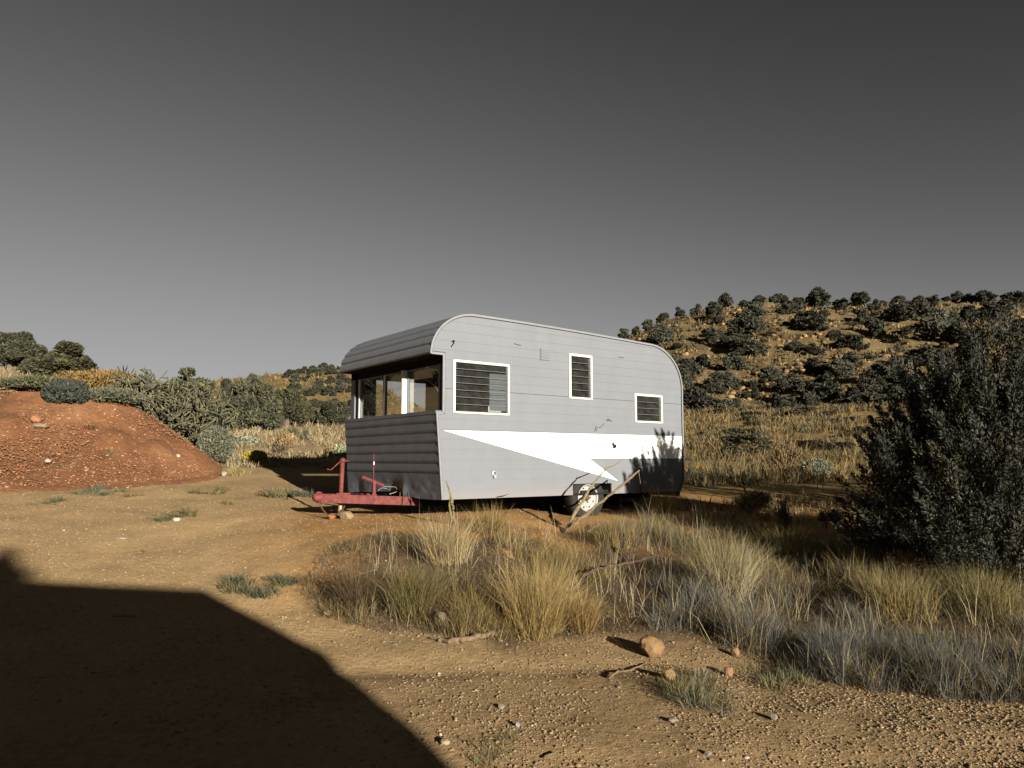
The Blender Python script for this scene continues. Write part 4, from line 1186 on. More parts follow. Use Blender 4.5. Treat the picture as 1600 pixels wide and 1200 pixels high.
# ---- bushes around the mound and slope (left)
def bush(name, p, w, h, n, leaf, cols, label, seed, cat='bush', up=.6, shell=.8, aniso=2.5, lobes=None):
    n = int(n * 1.9); leaf = leaf * .6; cols = [(c[0] * 1.04, c[1], c[2] * .86) for c in cols]
    lb = lobes or [(0, 0, .42 * h, w * .5, w * .42, h * .52)] + [(random.uniform(-.3, .3) * w, random.uniform(-.2, .2) * w, h * random.uniform(.3, .6), w * .25, w * .25, h * .34) for _ in range(5)]
    v, f, c = foliage(lb, n, leaf, cols, seed, up=up, shell=shell, aniso=aniso)
    v = v + np.array([0, 0, 0])
    o = link(name, mesh_np(name, v, f, 3, c), M_leaf); o.location = (p[0], p[1], p[2])
    return tag(o, label, cat)
def bush_px(name, px, py, wpx, hpx, n, leafpx, cols, label, seed, **kw):
    p, r_h = hit(px, py); s = r_h / FPX
    return bush(name, p, wpx * s, hpx * s, n, leafpx * s, cols, label, seed, **kw)
GREYG = [(.17, .18, .14), (.21, .22, .17), (.14, .15, .11)]
DARKG = [(.07, .08, .055), (.09, .095, .07)]
bush_px('saltbush', 101, 634, 60, 36, 5000, 3.2, [(.055, .065, .06), (.075, .082, .072), (.045, .05, .045)], 'dark rounded bush on the crest of the red mound', 31, up=.9)
bush_px('shrub', 160, 620, 110, 40, 9000, 3.0, [(.20, .13, .045), (.17, .12, .045), (.24, .15, .06)], 'broad rust and olive shrub behind the mound crest', 32)
bush_px('shrub', 60, 612, 90, 20, 5000, 3.0, DARKG + [(.12, .12, .06)], 'low dark green shrub along the back of the mound, left', 33)
bush_px('shrub', 175, 632, 80, 24, 4000, 3.0, [(.14, .14, .10), (.10, .11, .08)], 'low grey green shrub between rust shrub and mound crest', 34)
bush_px('shrub', 337, 722, 52, 56, 5000, 2.6, GREYG, 'pale grey green shrub beside the right toe of the mound', 35, up=.8)
bush_px('rabbitbrush', 398, 724, 36, 20, 3500, 2.2, [(.38, .30, .03), (.46, .36, .05), (.26, .22, .05)], 'yellow flowering rabbitbrush on the slope left of the trailer', 36, up=1.0)
bush_px('prickly_pear', 380, 694, 46, 12, 500, 5.0, [(.30, .34, .30), (.24, .28, .25)], 'low pale grey green cactus patch on the left slope', 37, aniso=1.3, cat='cactus')
bush_px('prickly_pear', 532, 716, 24, 22, 500, 5.0, [(.30, .32, .22), (.22, .25, .17)], 'small green cactus clump beside the trailer front corner', 38, aniso=1.3, cat='cactus')
bush_px('dead_bush', 437, 712, 24, 18, 700, 3.5, [(.10, .07, .05), (.16, .12, .09)], 'dark dead bush below the small cholla cactus', 39, shell=.95)
bush_px('dry_shrub', 448, 700, 34, 26, 1500, 2.2, [(.36, .26, .14), (.28, .20, .11)], 'wispy straw coloured shrub beside the small cholla cactus', 40, shell=.95, up=1.2)
bush_px('dead_bush', 517, 712, 22, 12, 600, 3, [(.14, .09, .05), (.2, .14, .08)], 'small brown dead bush near the trailer front corner', 41, shell=.95)

# cholla cactus: jointed branching stems
M_cholla = tinted('cholla_skin', .85, .0, .2, nscale=30, namt=.3)
def cholla(px, py, wpx, hpx, label, seed, n0=9, depth=5, r=None):
    r_ = random.Random(seed); p, rh = hit(px, py) if r is None else (at_range(px, r), r)
    W, Hh = wpx * rh / FPX, hpx * rh / FPX
    root = empty('cholla_cactus', tuple(p)); tag(root, label, 'cactus')
    mb = MB(); tips = []
    seg_l = Hh * .095
    def grow(pt, d, lvl, rad):
        L_ = seg_l * r_.uniform(.7, 1.25)
        q = pt + d * L_
        if abs(q.x) > W * .5 or q.z > Hh or q.z < .02: return
        mb.tube([pt, pt + d * L_ * .5, q], [rad * .8, rad, rad * .8], 5)
        if lvl >= depth: tips.append((q, rad)); 
        if lvl < depth + 3:
            k = 2 if r_.random() < .62 else 1
            if lvl > depth and r_.random() < .4: k = 0; 
            for _ in range(k):
                nd = (d + Vector((r_.gauss(0, .62), r_.gauss(0, .62), r_.gauss(.12, .5)))).normalized(); grow(q, nd, lvl + 1, rad * .93)
    for i in range(n0):
        a = r_.uniform(0, 6.28); sx = (i / (n0 - 1) - .5) * W * .55
        grow(Vector((sx, r_.uniform(-.2, .2) * W, 0)), Vector((sx / W * 1.0 + r_.gauss(0, .2), r_.gauss(0, .3), 1)).normalized(), 0, Hh * .0165)
    n = len(mb.v); cc = np.zeros((n, 3)); base = np.array([[.10, .096, .058], [.14, .125, .068], [.07, .07, .045]])
    k = rng.integers(0, 3, (n // 15) + 1); cc = np.repeat(base[k], 15, 0)[:n]
    flat = [i for f in mb.f for i in f]; tot = [len(f) for f in mb.f]
    link('stems', mesh_np('stems', np.array(mb.v), flat, tot, cc), M_cholla, root)
    t2 = MB()
    for q, rad in tips[::3]:
        t2.tube([q, q + Vector((0, 0, rad * 1.6))], [rad * .7, rad * .5], 5)
    if tips: t2.build('fruit', simple('cholla_fruit', (.30, .27, .10), .7), root)['kind'] = 'stuff'
    return root
cholla(268, 690, 150, 118, 'tall branching cholla cactus growing behind the red mound', 4, n0=17, depth=8, r=19.5)
cholla(462, 694, 44, 40, 'small branching cholla cactus on the grassy slope', 9, n0=7, depth=5)

# ---- weeds on the open dirt
WEED = [(.16, .17, .11), (.22, .20, .11), (.12, .13, .09)]
def weed(px, py, wpx, hpx, n, cols, label, seed, cat='weed', name='weed'):
    n = int(n * .6); cols = [(c[0] * 1.05, c[1] * .98, c[2] * .72) for c in cols]; hpx *= .85
    p, rh = hit(px, py); s = rh / FPX
    m = max(1, int(wpx / 6))
    c0 = np.array([p + np.array([(random.random() - .5) * wpx * s, (random.random() - .5) * hpx * s * 4.0, 0]) for _ in range(m)])
    c0[:, 2] = [Zs(a[0], a[1]) for a in c0]  # on the surface
    cols = np.array(cols)[rng.integers(0, len(cols), m)]
    v, f, c = tuft_blades(c0, max(8, n // m), hpx * s * rng.uniform(.5, 1.15, m), np.full(m, hpx * s * .6), np.full(m, .55 * s * 1.6), cols, 1.3)
    o = link(name, mesh_np(name, v - p, f, 3, c), M_grass); o.location = tuple(p)
    return tag(o, label, cat)
weed(155, 772, 42, 20, 700, [(.13, .15, .13), (.17, .18, .14)], 'grey green weed at the foot of the red mound', 1)
weed(85, 785, 38, 12, 500, WEED, 'low weed nearest the left edge on the open dirt', 2)
weed(273, 807, 40, 18, 600, WEED + [(.34, .28, .14)], 'dry weed alone on the open dirt below the mound', 3)
weed(240, 809, 16, 8, 150, WEED, 'tiny dark weed just left of the lone dry weed', 4)
weed(217, 774, 14, 12, 150, [(.2, .17, .09)], 'tiny brown weed below the middle of the mound', 5)
weed(333, 770, 44, 14, 500, WEED, 'flat weed near the right toe of the mound', 6)
weed(358, 790, 30, 12, 300, [(.26, .22, .12)], 'straw weed a step nearer than the flat weed', 7)
weed(435, 775, 50, 22, 900, [(.13, .15, .13), (.2, .19, .11)], 'blue green weeds at the edge of the trailer shadow', 8)
weed(366, 742, 26, 14, 300, [(.42, .34, .17)], 'pale straw tuft right at the tip of the mound toe', 9)
weed(482, 776, 22, 22, 300, [(.10, .12, .13)], 'blue grey sprig in front of the tongue in the shadow', 10)
weed(150, 666, 20, 12, 150, [(.2, .10, .05), (.2, .17, .1)], 'brown tuft on the face of the red mound', 11)
weed(178, 708, 14, 10, 120, [(.25, .22, .14)], 'pale tuft low on the face of the red mound', 12)
weed(86, 733, 18, 10, 200, WEED, 'dark green tuft at the left of the mound foot', 13)
weed(400, 918, 110, 26, 2200, [(.11, .13, .12), (.15, .17, .13), (.2, .17, .09)], 'blue grey strip of weeds left of the dry grass', 14)
weed(1085, 1085, 90, 44, 1800, [(.17, .175, .17), (.22, .21, .15), (.26, .24, .12)], 'grey green tuft spreading on the gravel beside small stones', 15)
weed(765, 1172, 60, 30, 700, [(.25, .22, .14), (.2, .19, .14)], 'sparse dry tuft on the gravel near the bottom edge', 16)
weed(1225, 1060, 70, 34, 900, [(.24, .23, .14), (.2, .2, .16)], 'short yellow grey tuft at the lower edge of the grass bank', 17)

# ================================================================== FOREGROUND GRASS
def near_edge_r(px):   # near limit of the grass in range, by column
    ye = np.interp(px, [470, 520, 600, 750, 900, 1060, 1150, 1300, 1500, 2000], [915, 965, 990, 1002, 996, 990, 1035, 1072, 1095, 1110])
    return ye
# precompute range for the edge rows
_edge_x = np.array([470, 520, 600, 750, 900, 1060, 1150, 1300, 1500, 1800])  # px columns
_edge_r = np.array([np.hypot(*hit(x, float(near_edge_r(x)), surf=False)[0][:2]) for x in _edge_x])
_far_r = np.interp(_edge_x, [470, 520, 600, 700, 800, 1000, 1100, 1300, 1800], [6.3, 7.2, 7.6, 7.85, 8.0, 8.7, 9.2, 8.6, 8.6])
def grass_points(n, x0, x1, extra=0):
    px, r, P = polar_pts(n, x0, x1, 3.9, 9.8)
    lo = np.interp(px, _edge_x, _edge_r); hi = np.interp(px, _edge_x, _far_r)
    k = (r > lo) & (r < hi + extra)
    t_ = (r - lo) / (hi - lo)
    return px[k], r[k], P[k], t_[k]
parts = []
px, r, P, t_ = grass_points(13500, 465, 1800)
gap = fbm(P[:, 0] * 1.0 + 31, P[:, 1] + 12, .55, 3) + rng.uniform(-.06, .06, len(px))
kk = gap > np.interp(px, [460, 600, 950, 1100, 1800], [.05, .03, .0, -.18, -.22])
px, r, P, t_, gap = px[kk], r[kk], P[kk], t_[kk], gap[kk]
nn_ = fbm(P[:, 0] + 3, P[:, 1] + 7, .8, 3)
# zone colours
m = len(px); C = np.zeros((m, 3)); Hh = np.zeros(m)
left = px < 700 + nn_ * 100; mid = (~left) & (px < 960 + nn_ * 120)
right = ~(left | mid)
u = rng.random(m)
C[left] = np.where(u[left, None] < .35, BROWN, np.where(u[left, None] < .6, OLIVE * .8, np.where(u[left, None] < .75, GREYB * .8, STRAW * .9)))
C[mid] = np.where(u[mid, None] < .45, STRAW, np.where(u[mid, None] < .7, GOLDEN, np.where(u[mid, None] < .85, BROWN, OLIVE)))
low_r = right & (t_ < .42 + nn_ * .35)
C[right] = np.where(u[right, None] < .40, OLIVE, np.where(u[right, None] < .75, STRAW * .85, GREYB))
C[low_r] = np.where(u[low_r, None] < .72, GREYB, np.where(u[low_r, None] < .88, STRAW * .8, OLIVE * .9))
Hh = np.where(left, rng.uniform(.08, .24, m), np.where(mid, rng.uniform(.10, .30, m), rng.uniform(.12, .30, m)))
Hh *= np.clip(.65 + nn_ * 1.2 + gap * 1.6 + .3, .4, 1.6)
Hh = np.where((px < 560), Hh * .7, Hh)
Hh = np.where((t_ > .8) & (px < 1000), Hh * .7, Hh)
parts.append(tuft_blades(P, 17, Hh * .85, rng.uniform(.03, .09, m), np.full(m, .0030), C, 1.0))
# tall seed stems standing out of the grass
px, r, P, t_ = grass_points(1500, 560, 1800)
parts.append(tuft_blades(P, 2, rng.uniform(.22, .44, len(px)), np.full(len(px), .03), np.full(len(px), .0026), PALES * rng.uniform(.7, 1.1, (len(px), 1)), .3))
# low dark twigs and dead leaves filling the gaps
px, r, P, t_ = grass_points(26000, 480, 1800)
parts.append(blades(P, rng.uniform(.03, .10, len(px)), np.full(len(px), .0040), rng.uniform(.3, 2.2, len(px)), rng.uniform(0, 6.28, len(px)), np.where(rng.random((len(px), 1)) < .6, BROWN * .7, np.where(rng.random((len(px), 1)) < .5, GREYB * .7, BROWN * 1.2)) * rng.uniform(.6, 1.3, (len(px), 1))))
# criss-crossing fallen stems
px, r, P, t_ = grass_points(9000, 480, 1800)
parts.append(blades(P, rng.uniform(.10, .26, len(px)), np.full(len(px), .0026), rng.uniform(.5, 2.2, len(px)), rng.uniform(0, 6.28, len(px)), np.where(rng.random((len(px), 1)) < .45, STRAW, np.where(rng.random((len(px), 1)) < .5, BROWN, GREYB)) * rng.uniform(.7, 1.3, (len(px), 1))))
# litter: flat dead stalks
px, r, P, t_ = grass_points(5000, 470, 1800)
parts.append(blades(P + [0, 0, .01], rng.uniform(.03, .10, len(px)), np.full(len(px), .003), rng.uniform(1.5, 3.0, len(px)), rng.uniform(0, 6.28, len(px)), np.where(rng.random((len(px), 1)) < .5, BROWN, STRAW) * rng.uniform(.6, 1.1, (len(px), 1))))
v, f, c = merge(parts)
tag(link('dry_grass', mesh_np('dry_grass', v, f, 3, c), M_grass), 'dry yellow and blue grey grass covering the bank before the trailer', 'grass', None, 'stuff')

# prominent single clumps
def clump(px, py, wpx, hpx, n, cols, label, lean=.7, name='grass_clump'):
    p, rh = hit(px, py, surf=False); s = rh / FPX
    m = 7
    ang = rng.uniform(0, 6.28, m); rr = np.sqrt(rng.random(m)) * wpx * s * .22
    c0 = np.stack([p[0] + np.cos(ang) * rr, p[1] + np.sin(ang) * rr, np.zeros(m)], -1); c0[:, 2] = Ztv(c0[:, 0], c0[:, 1])
    cc = np.array(cols)[rng.integers(0, len(cols), m)]
    v, f, c = tuft_blades(c0, int(n * 1.35) // m, np.full(m, hpx * s * .80), np.full(m, wpx * s * .22), np.full(m, .0030), cc * rng.uniform(.8, 1.15, (m, 1)), lean)
    o = link(name, mesh_np(name, v - p, f, 3, c), M_grass); o.location = tuple(p)
    return tag(o, label, 'grass clump')
clump(830, 985, 130, 150, 1500, [STRAW, GOLDEN, STRAW * 1.1], 'large golden grass clump in the middle of the bank')
clump(915, 985, 60, 80, 700, [GOLDEN, (.42, .26, .10)], 'small upright rusty gold grass clump right of the large golden one')
clump(690, 880, 120, 95, 1300, [STRAW, PALES * .9, STRAW], 'tall straw grass clump in front of the trailer front corner')
clump(650, 965, 110, 110, 1100, [BROWN, STRAW * .7, OLIVE * .8], 'brown wiry grass clump at the left end of the bank')
clump(560, 950, 80, 90, 900, [BROWN, BROWN * .8, STRAW * .6], 'dark brown twiggy clump at the far left of the bank')
clump(1130, 930, 130, 120, 1200, [STRAW * .9, PALES * .8, OLIVE], 'pale leaning grass clump below the trailer rear')
clump(1220, 870, 110, 70, 900, [GOLDEN * .9, OLIVE * 1.1, STRAW], 'yellow olive grass clump left of the juniper shadow')
clump(1180, 1010, 120, 90, 1100, [GREYB, GREYB * .8, STRAW * .7], 'blue grey grass clump at the lower front of the bank')
clump(1320, 1045, 120, 85, 1100, [GREYB, GREYB * 1.1], 'blue grey grass clump below the tan tumbleweed')
clump(1470, 1070, 130, 90, 1100, [GREYB * .9, OLIVE * .7], 'blue grey grass clump at the lower right corner')
clump(1400, 960, 120, 90, 1000, [OLIVE, STRAW * .8, (.27, .23, .08)], 'yellow green grass clump under the juniper')
clump(1540, 960, 120, 90, 1000, [(.25, .215, .075), OLIVE, STRAW * .7], 'yellow green grass clump at the right edge under the juniper')
clump(960, 850, 120, 60, 900, [OLIVE, STRAW, GREYB * .9], 'olive grass clump at the foot of the broken branches')
clump(1040, 800, 60, 60, 500, [GOLDEN, STRAW], 'tall golden stalks beside the rear of the trailer')
clump(735, 985, 70, 60, 600, [STRAW * .9, OLIVE, BROWN], 'low dry clump wrapped round a pale stone')
clump(765, 830, 90, 60, 600, [STRAW, GOLDEN], 'thin straw clump behind the upright dead stick')
# tumbleweed under the juniper
bush_px('tumbleweed', 1443, 905, 96, 46, 9000, 1.8, [(.38, .23, .08), (.46, .30, .12), (.28, .17, .07)], 'rounded tan tumbleweed at the foot of the big juniper', 51, shell=.9, up=.5, aniso=4)
bush_px('shrub', 1225, 845, 26, 70, 900, 2.4, [(.22, .17, .09), (.16, .13, .08)], 'wispy brown shrub in the sunny strip right of the trailer', 52, shell=.98, up=1.6, aniso=4)
bush_px('shrub', 1180, 800, 60, 34, 2500, 2.0, [(.17, .13, .08), (.22, .18, .1)], 'low brown brush on the sunny strip behind the trailer rear', 53, shell=.95, up=1.3, aniso=4)
bush_px('bare_shrub', 1232, 742, 46, 56, 1600, 2.0, [(.26, .19, .10), (.20, .14, .08)], 'bare branching shrub in the middle of the meadow', 54, shell=.98, up=1.2, aniso=5)
bush_px('sagebrush', 1275, 748, 50, 30, 2500, 2.4, [(.20, .21, .17), (.15, .16, .12)], 'pale grey sagebrush right of the bare meadow shrub', 55, up=.7)
bush_px('dead_bush', 1300, 818, 40, 24, 1500, 2.0, [(.12, .09, .06), (.18, .14, .1)], 'dark low bush beside the big juniper on the sunny strip', 56, shell=.95, up=.9)

# ================================================================== MEADOW AND SLOPE GRASS
def field(name, n, x0, x1, r0, r1, cols, hfun, nb, label, wpx=1.3, mode='log', mask=None):
    px, r, P = polar_pts(n, x0, x1, r0, r1, mode)
    nn = fbm(P[:, 0], P[:, 1], 3.0, 3)
    k = nn + rng.uniform(-.25, .25, n) > -.18
    if mask is not None: k &= mask(px, r, P)
    px, r, P, nn = px[k], r[k], P[k], nn[k]; m = len(px)
    cols = np.array(cols)
    ci = np.clip(((nn + .5) * len(cols) + rng.normal(0, .7, m)).astype(int), 0, len(cols) - 1)
    h = hfun(r) * rng.uniform(.5, 1.3, m)
    v, f, c = tuft_blades(P, nb, h, h * .5, wpx * r / FPX, cols[ci] * rng.uniform(.8, 1.15, (m, 1)), 1.1)
    return tag(link(name, mesh_np(name, v, f, 3, c), M_grass), label, 'grass', None, 'stuff')
field('strip_grass', 900, 1060, 1800, 9.3, 11.4, [(.16, .12, .07), (.25, .18, .08), (.30, .22, .10)], lambda r: 0 * r + .16, 12, 'sparse dry tufts on the bare strip right of the trailer', mode='lin')
field('meadow_grass', 11500, 960, 1800, 11.0, 62, [(.11, .085, .055), (.16, .13, .06), (.25, .17, .065), (.30, .205, .075), (.13, .125, .08), (.27, .20, .09)],
      lambda r: np.interp(r, [11, 16, 60], [.18, .32, .5]), 9, 'golden dry grass of the meadow behind the trailer')
# junipers on the rise to the left of the picture
for i in range(34):
    az_ = math.radians(random.uniform(-78, -44)); r_h = random.uniform(26, 90)
    p = np.array([math.sin(az_) * r_h, math.cos(az_) * r_h, 0]); p[2] = Zt(p[0], p[1]); w_ = random.uniform(3, 5)
    put_tree(random.choice(FAR), p, w_, w_ * .9, 'juniper on the rise beyond the left edge of the photo', 'junipers beyond the left edge', 'bush')
field('slope_grass', 6000, -100, 700, 15.0, 62, [(.30, .24, .14), (.40, .31, .17), (.35, .27, .14), (.27, .21, .12), (.43, .35, .20)],
      lambda r: np.interp(r, [11, 20, 60], [.12, .22, .4]), 10, 'pale dry grass of the slope left of the trailer', mask=lambda px, r, P: mound_h(P[:, 0], P[:, 1]) < .02)
field('hill_scrub', 6500, 860, 1750, 66, 170, [(.22, .16, .06), (.11, .10, .06), (.15, .12, .06), (.26, .18, .07), (.09, .085, .055)],
      lambda r: r * .006, 6, 'low golden scrub growing over the rocky right hill', wpx=2.4)
for i in range(26):
    px_ = random.uniform(600, 900); r_h = random.uniform(75, 220); p = at_range(px_, r_h); w_ = random.uniform(2.5, 4)
    put_tree(random.choice(FAR), p, w_, w_ * .9, 'juniper on the low ground hidden behind the trailer', 'junipers behind the trailer', 'bush')
for i in range(70):
    px_ = random.uniform(980, 1590); r_h = random.uniform(80, 150); p = at_range(px_, r_h); w_ = random.uniform(.9, 2.6)
    put_tree(random.choice(FARS + FAR[:3]), p, w_, w_ * random.uniform(.6, .9), 'small low scrub bush between the junipers on the right hill', 'small scrub bushes on the right hill', 'bush', name='scrub_bush')
field('hill_scrub', 1500, 330, 760, 66, 300, [(.26, .20, .08), (.20, .17, .08), (.30, .22, .08)],
      lambda r: r * .006, 6, 'low golden scrub growing over the far left hill', wpx=2.0)
# low dark brush in the meadow as single bushes
for i in range(26):
    px_ = random.uniform(1080, 1400); r_h = random.uniform(22, 58); p = at_range(px_, r_h)
    w_ = random.uniform(.7, 1.8)
    put_tree(random.choice(FARS), p, w_, w_ * random.uniform(.35, .55), 'low dull brown brush scattered in the meadow behind the trailer', 'brush in the meadow', 'bush', name='meadow_brush')
for i in range(10):
    px_ = random.uniform(1000, 1560); r_h = random.uniform(63, 74); p = at_range(px_, r_h); w_ = random.uniform(2.5, 4.5)
    put_tree(random.choice(FAR), p, w_, w_ * .75, 'dark juniper in the row at the foot of the right hill', 'junipers at the foot of the right hill', 'bush')

# ================================================================== STONES
def scatter_stones(name, n, x0, x1, r0, r1, smin_, smax_, label, mode='lin', dens=None, cols=None, surf=False, powr=3.0, lowpoly=False):
    px, r, P = polar_pts(n, x0, x1, r0, r1, mode)
    k = np.ones(n, bool)
    if dens is not None: k = rng.random(n) < dens(px, r, P)
    px, r, P = px[k], r[k], P[k]
    if surf: P[:, 2] += mound_h(P[:, 0], P[:, 1])
    m = len(px); sz = smin_ + (smax_ - smin_) * rng.random(m) ** powr
    cc = rock_cols(m) if cols is None else np.array(cols)[rng.integers(0, len(cols), m)] * rng.uniform(.8, 1.2, (m, 1))
    P = P + np.stack([0 * sz, 0 * sz, sz * .15], -1)
    o = rocks_mesh(name, P, sz, cc, M_stone, lowpoly=lowpoly)
    return tag(o, label, 'gravel', None, 'stuff')
scatter_stones('gravel', 15000, 300, 1750, 2.6, 5.6, .0022, .014, 'loose gravel and pebbles on the foreground track', dens=lambda px, r, P: np.clip((px - 550) / 500, .05, 1) * np.clip(1.45 - (r - 2.6) / 2.0, .08, 1) * np.clip(.6 + 1.5 * fbm(P[:, 0], P[:, 1], .5, 3), .1, 1), powr=7)
scatter_stones('grit', 72000, 250, 1750, 2.5, 5.8, .0024, .0115, 'fine grit and clods of soil over the foreground track', dens=lambda px, r, P: np.clip((px - 450) / 600, .18, 1) * np.clip(1.5 - (r - 3.0) / 2.6, .25, 1) * np.clip(.75 + 1.6 * fbm(P[:, 0], P[:, 1], .5, 3), .1, 1), cols=[(.30, .205, .11), (.25, .17, .09), (.33, .235, .135), (.21, .15, .09)], powr=2.5, lowpoly=True)
scatter_stones('grit', 9000, -150, 900, 5.0, 12.5, .004, .012, 'fine clods over the open dirt to the left', cols=[(.40, .27, .14), (.34, .22, .11), (.45, .32, .18)], powr=3, lowpoly=True)
scatter_stones('gravel', 4500, -150, 900, 4.0, 12.5, .003, .016, 'scattered pebbles on the open dirt to the left', powr=4, lowpoly=True)
RC = [(.32, .145, .065), (.26, .11, .05), (.36, .20, .11), (.40, .27, .17), (.36, .18, .09), (.42, .32, .22)]
def mound_dens(px, r, P): return np.where(mound_h(P[:, 0], P[:, 1]) > .05, np.where(rng.random(len(px)) < 1, 1, 0), 0)
scatter_stones('mound_grit', 24000, -60, 372, 11.8, 15.6, .005, .02, 'fine red rubble over the dirt mound', dens=mound_dens, cols=[(.31, .135, .058), (.25, .105, .046), (.35, .18, .085), (.22, .10, .05)], surf=True, powr=3, lowpoly=True)
scatter_stones('mound_stones', 8000, -60, 372, 11.8, 15.6, .005, .034, 'broken red stones covering the dirt mound', dens=mound_dens, cols=RC[:3] + [RC[0], RC[1]] + RC[3:5], surf=True, powr=6, lowpoly=True)
scatter_stones('hill_rocks', 9000, 930, 1750, 85, 165, .06, .6, 'broken orange rocks over the right hill', dens=lambda px, r, P: np.clip(.4 + 2.5 * fbm(P[:, 0], P[:, 1], 9, 3), .05, 1), cols=[(.28, .17, .065), (.23, .14, .055), (.34, .22, .10), (.2, .14, .08)], powr=4)

def boulder(px, py, wpx, hpx, col, label, seed, name='rock', cat='rock', elong=1.0, rot=0.0):
    p, rh = hit(px, py); s = rh / FPX
    bm = bmesh.new(); bmesh.ops.create_icosphere(bm, subdivisions=3, radius=.5)
    r_ = np.random.default_rng(seed); k = r_.normal(size=(9, 3)); k /= np.linalg.norm(k, axis=1)[:, None]; off = r_.uniform(.30, .46, 9)
    for v in bm.verts:
        c = np.array(v.co)
        for n_, o_ in zip(k, off):
            e = c @ n_ - o_
            if e > 0: c = c - n_ * e * .9
        c = c * (1 + .03 * math.sin(c[0] * 40 + seed) * math.cos(c[1] * 33) + float(fbm(np.array([c[0] * 3 + seed]), np.array([c[1] * 3 + c[2] * 4]), .5, 4)[0]) * .14)
        v.co = Vector((c[0] * wpx * s * 1.1, c[1] * wpx * s * elong, (c[2] + .36) * hpx * s * 1.25))
    me = bpy.data.meshes.new(name); bm.to_mesh(me); bm.free()
    o = link(name, me, simple('rock_' + str(seed), tuple(c * .74 for c in col), .9, 0, .22, 18, .5)); o.location = tuple(p); o.rotation_euler = (0, 0, rot)
    return tag(o, label, cat)
boulder(1017, 1025, 38, 29, (.32, .19, .08), 'largest tan rock at the lower edge of the grass bank', 1, elong=.9)
boulder(1046, 1062, 17, 14, (.40, .25, .12), 'small orange rock on the gravel below the largest rock', 2)
boulder(1149, 1028, 12, 13, (.38, .24, .12), 'small orange stone tucked at the grass edge', 3)
boulder(1138, 1056, 13, 13, (.34, .18, .09), 'reddish stone just below the grass edge, right of the grey tuft', 4)
boulder(1209, 1126, 10, 9, (.30, .26, .20), 'pale round stone alone on the gravel', 5)
boulder(1106, 1181, 11, 6, (.30, .26, .20), 'flat whitish stone at the bottom of the gravel', 6)
boulder(1050, 1130, 12, 6, (.30, .26, .20), 'flat pale stone in the middle of the gravel', 7)
boulder(808, 1137, 8, 8, (.34, .33, .33), 'grey stone on the gravel right of the building shadow', 8)
boulder(783, 1108, 9, 6, (.38, .31, .22), 'pale tan stone above the grey one on the gravel', 9)
boulder(688, 983, 22, 24, (.30, .25, .16), 'pale rounded stone wrapped in dry grass', 10)
boulder(518, 812, 14, 8, (.44, .17, .07), 'reddish brick shaped rock under the tongue', 11)
boulder(541, 812, 22, 12, (.36, .26, .14), 'flat tan rock under the trailer jack', 12)
boulder(57, 662, 15, 9, (.44, .19, .08), 'bright orange rock on the face of the mound', 13)
boulder(63, 670, 18, 7, (.38, .26, .15), 'pale flat rock below the orange one on the mound', 14)
boulder(75, 724, 9, 5, (.6, .5, .4), 'small white stone at the foot of the mound', 15)
boulder(278, 717, 6, 5, (.65, .55, .45), 'small white stone on the right part of the mound', 16)
boulder(192, 843, 20, 3, (.52, .40, .30), 'thin flat pinkish stone on the open dirt', 17, elong=.5)
boulder(276, 815, 10, 5, (.6, .54, .42), 'small pale stone under the lone dry weed', 18)
boulder(350, 744, 7, 7, (.5, .4, .28), 'small tan stone at the tip of the mound toe', 19)
boulder(512, 963, 14, 8, (.50, .34, .18), 'tan stone at the left end of the grass bank', 20)
boulder(272, 1128, 9, 5, (.5, .45, .4), 'pale stone inside the building shadow', 21)
boulder(695, 1165, 16, 8, (.45, .36, .24), 'flat tan stone at the edge of the building shadow', 22)

def litter(name, n, x0, x1, r0, r1, label, cols, L0, L1, dens):
    px, r, P = polar_pts(n, x0, x1, r0, r1)
    k = rng.random(n) < dens(px, r, P); P = P[k]; m = len(P)
    L_ = rng.uniform(L0, L1, m) ; a = rng.uniform(0, 6.28, m)
    d = np.stack([np.cos(a), np.sin(a), rng.uniform(-.05, .25, m)], -1)
    v, f, c = blades(P + [0, 0, .006], L_, rng.uniform(.0015, .004, m), rng.uniform(2.0, 3.2, m), a, np.array(cols)[rng.integers(0, len(cols), m)] * rng.uniform(.6, 1.2, (m, 1)))
    return tag(link(name, mesh_np(name, v, f, 3, c), M_grass), label, 'litter', None, 'stuff')
litter('plant_litter', 5200, 380, 1750, 3.0, 6.6, 'broken stems and dead bits lying on the foreground dirt', [(.10, .06, .035), (.22, .15, .08), (.40, .30, .16), (.07, .05, .035)], .012, .05, lambda px, r, P: np.clip((px - 450) / 900, .05, 1) * np.clip((r - 2.8) / 1.5, .15, 1) * np.clip(.5 + 2 * fbm(P[:, 0], P[:, 1], .6, 3), .05, 1))
litter('dry_seedlings', 1500, 950, 1750, 3.2, 5.6, 'sparse short dry sprouts dotted over the gravel on the right', [(.26, .20, .09), (.20, .17, .09)], .02, .05, lambda px, r, P: np.clip(.2 + 2.5 * fbm(P[:, 0] + 5, P[:, 1], .7, 3), 0, 1))
